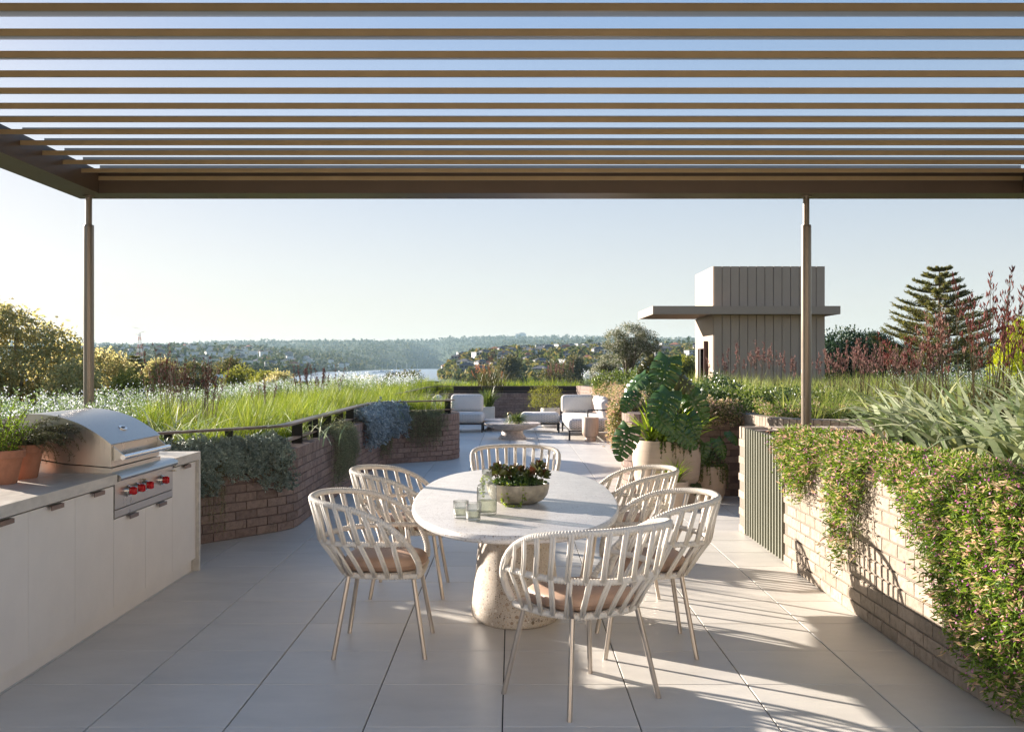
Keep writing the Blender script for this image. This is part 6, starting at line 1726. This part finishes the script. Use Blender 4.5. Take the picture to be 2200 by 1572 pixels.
for cx, cy, n, L_ in ((1.56, 11.60, 50, .50), (1.84, 11.62, 44, .46), (2.02, 11.70, 36, .44), (1.68, 11.52, 30, .34)):
    az_ = RNG.uniform(0, 2*PI, n); blades(mb, np.array([[cx, cy, .71]])+RNG.normal(0, .015, (n, 3)), az_, L_*RNG.uniform(.6, 1.1, n), .034, RNG.uniform(.7, 1.4, n), RNG.uniform(.2, 1.2, n), 6, taper=2.6)
mb.build('foliage', M['l_vivid'], br)
def ring_trail(label, x, y, r, z, n, dr, par_dense=240, a0=0, a1=2*PI, mat='l_shrub_mid', L=.014):
    t = thing('trailing_plant', label, 'plant', (x, y, z)); ms, ml = MB(), MB()
    for k in range(n):
        a = random.uniform(a0, a1); d = dr*random.uniform(.15, 1)**1.5; c_, s_ = math.cos(a), math.sin(a)
        pts = [(x+c_*(r-.07), y+s_*(r-.07), z-.02), (x+c_*(r-.01), y+s_*(r-.01), z+.02), (x+c_*(r+.015), y+s_*(r+.015), z-.02)]
        if d > .05: pts += [(x+c_*(r+.02), y+s_*(r+.02), z-d*.5), (x+c_*(r+.015), y+s_*(r+.015), z-d)]
        strand(ml, ms, pts, par_dense, L, L*.85)
    ms.build('stems', M['l_stem'], t); ml.build('foliage', M[mat], t); return t
ring_trail('small-leaved trailer over the right front rim of the giant pot', 1.77, 11.82, .37, .73, 45, .20, a0=-1.9, a1=-.1)
# smaller pot at the right
p3 = thing('round_planter', 'medium sand-coloured pot against the shaded wall right of the giant pot', 'pot', (2.30, 12.1, 0))
MB().lathe([(.001, 0), (.13, 0), (.165, .015), (.195, .08), (.207, .2), (.208, .395), (.205, .405), (.19, .405), (.19, .36)], (2.30, 12.1, 0), 44).build('pot', M['pot'], p3, smooth=True, sharp=40)
MB().lathe([(.001, .39), (.192, .37)], (2.30, 12.1, 0), 24).build('soil', M['soil'], p3)
ring_trail('string-like trailer hanging over the rim of the medium pot', 2.30, 12.1, .205, .41, 30, .30, a0=-2.9, a1=-.2)
m2 = thing('split_leaf_plant', 'young split-leaf plant in the medium pot beside the giant one', 'plant', (2.30, 12.1, .4))
r2_ = (2.3, 12.1, .4)
mleaf(m2, W3(1513, 948, 11.75), W3(1503, 985, 11.7), .22, 0, 0, r2_, facing=(-.3, -1, .3))
mleaf(m2, W3(1483, 955, 11.8), W3(1478, 975, 11.7), .18, 0, 1, r2_)
mleaf(m2, W3(1565, 925, 12.1), W3(1585, 945, 12.0), .18, 0, 2, r2_, facing=(0, -.4, 1))
mleaf(m2, W3(1540, 940, 12.0), W3(1560, 975, 11.9), .24, 0, 2, r2_, facing=(0, -.4, 1))
shrub('dark leafy filler in the medium pot', 2.30, 12.1, .40, .17, .16, .14, 1100, .022, 'l_shrub')
p4 = thing('small_planter', 'small sand-coloured pot with spider plant in front of the giant pot', 'pot', (1.92, 11.35, 0))
MB().lathe([(.001, 0), (.09, 0), (.115, .012), (.127, .06), (.131, .15), (.131, .30), (.128, .306), (.115, .306), (.115, .27)], (1.80, 11.30, 0), 36).build('pot', M['pot'], p4, smooth=True, sharp=40)
MB().lathe([(.001, .295), (.117, .28)], (1.80, 11.30, 0), 24).build('soil', M['soil'], p4)
sp_ = MB(); n = 110; blades(sp_, np.array([[1.80, 11.30, .30]])+RNG.normal(0, .012, (n, 3)), RNG.uniform(0, 2*PI, n), RNG.uniform(.2, .36, n), .011, RNG.uniform(.6, 1.4, n), RNG.uniform(.5, 1.6, n), 6)
tag(sp_.build('spider_plant', M['l_vivid'], origin=(1.80, 11.30, .3)), 'bright green spider plant in the small front pot', 'plant')
p5 = thing('small_planter', 'small pot tucked between the giant and medium pots with dark trailers', 'pot', (1.97, 11.45, 0))
MB().lathe([(.001, 0), (.075, 0), (.098, .012), (.108, .06), (.112, .22), (.110, .228), (.098, .228), (.098, .2)], (2.0, 11.6, 0), 36).build('pot', M['pot'], p5, smooth=True, sharp=40)
MB().lathe([(.001, .22), (.1, .205)], (2.0, 11.6, 0), 24).build('soil', M['soil'], p5)
ring_trail('dark small-leaved trailer on the small middle pot', 2.0, 11.6, .108, .235, 45, .12, mat='l_shrub')
# lounge pots
p6 = thing('white_planter', 'white cube planter with a spiky grass plant behind the left sofa', 'pot', (-.62, 27.6, 0))
mb = MB(); mb.rbox((-.64, 27.6, .24), (.36, .36, .48), .02); mb.build('pot', M['white_pot'], p6)
sp_ = MB(); n = 260; blades(sp_, np.array([[-.64, 27.6, .48]])+RNG.normal(0, .05, (n, 3))*[1,1,0], RNG.uniform(0, 2*PI, n), RNG.uniform(.35, .62, n), .018, RNG.uniform(.9, 1.5, n), RNG.uniform(.3, 1.3, n), 5)
tag(sp_.build('spiky_grass_plant', M['l_shrub_mid'], origin=(-.64, 27.6, .48)), 'spiky green grass plant standing in the white cube planter', 'plant')
p7 = thing('white_planter', 'white pot almost hidden behind the ottoman and chaise', 'pot', (.98, 26.4, 0))
MB().lathe([(.001, 0), (.2, 0), (.24, .03), (.25, .45), (.24, .5), (.21, .5), (.2, .4)], (.98, 26.4, 0), 32).build('pot', M['white_pot'], p7, smooth=True, sharp=40)
shrub('rounded olive-green bush in the white pot behind the ottoman', .88, 26.5, .48, .46, .36, .42, 2600, .04, 'l_bush_y', name='potted_bush', oval=False, w=.35)
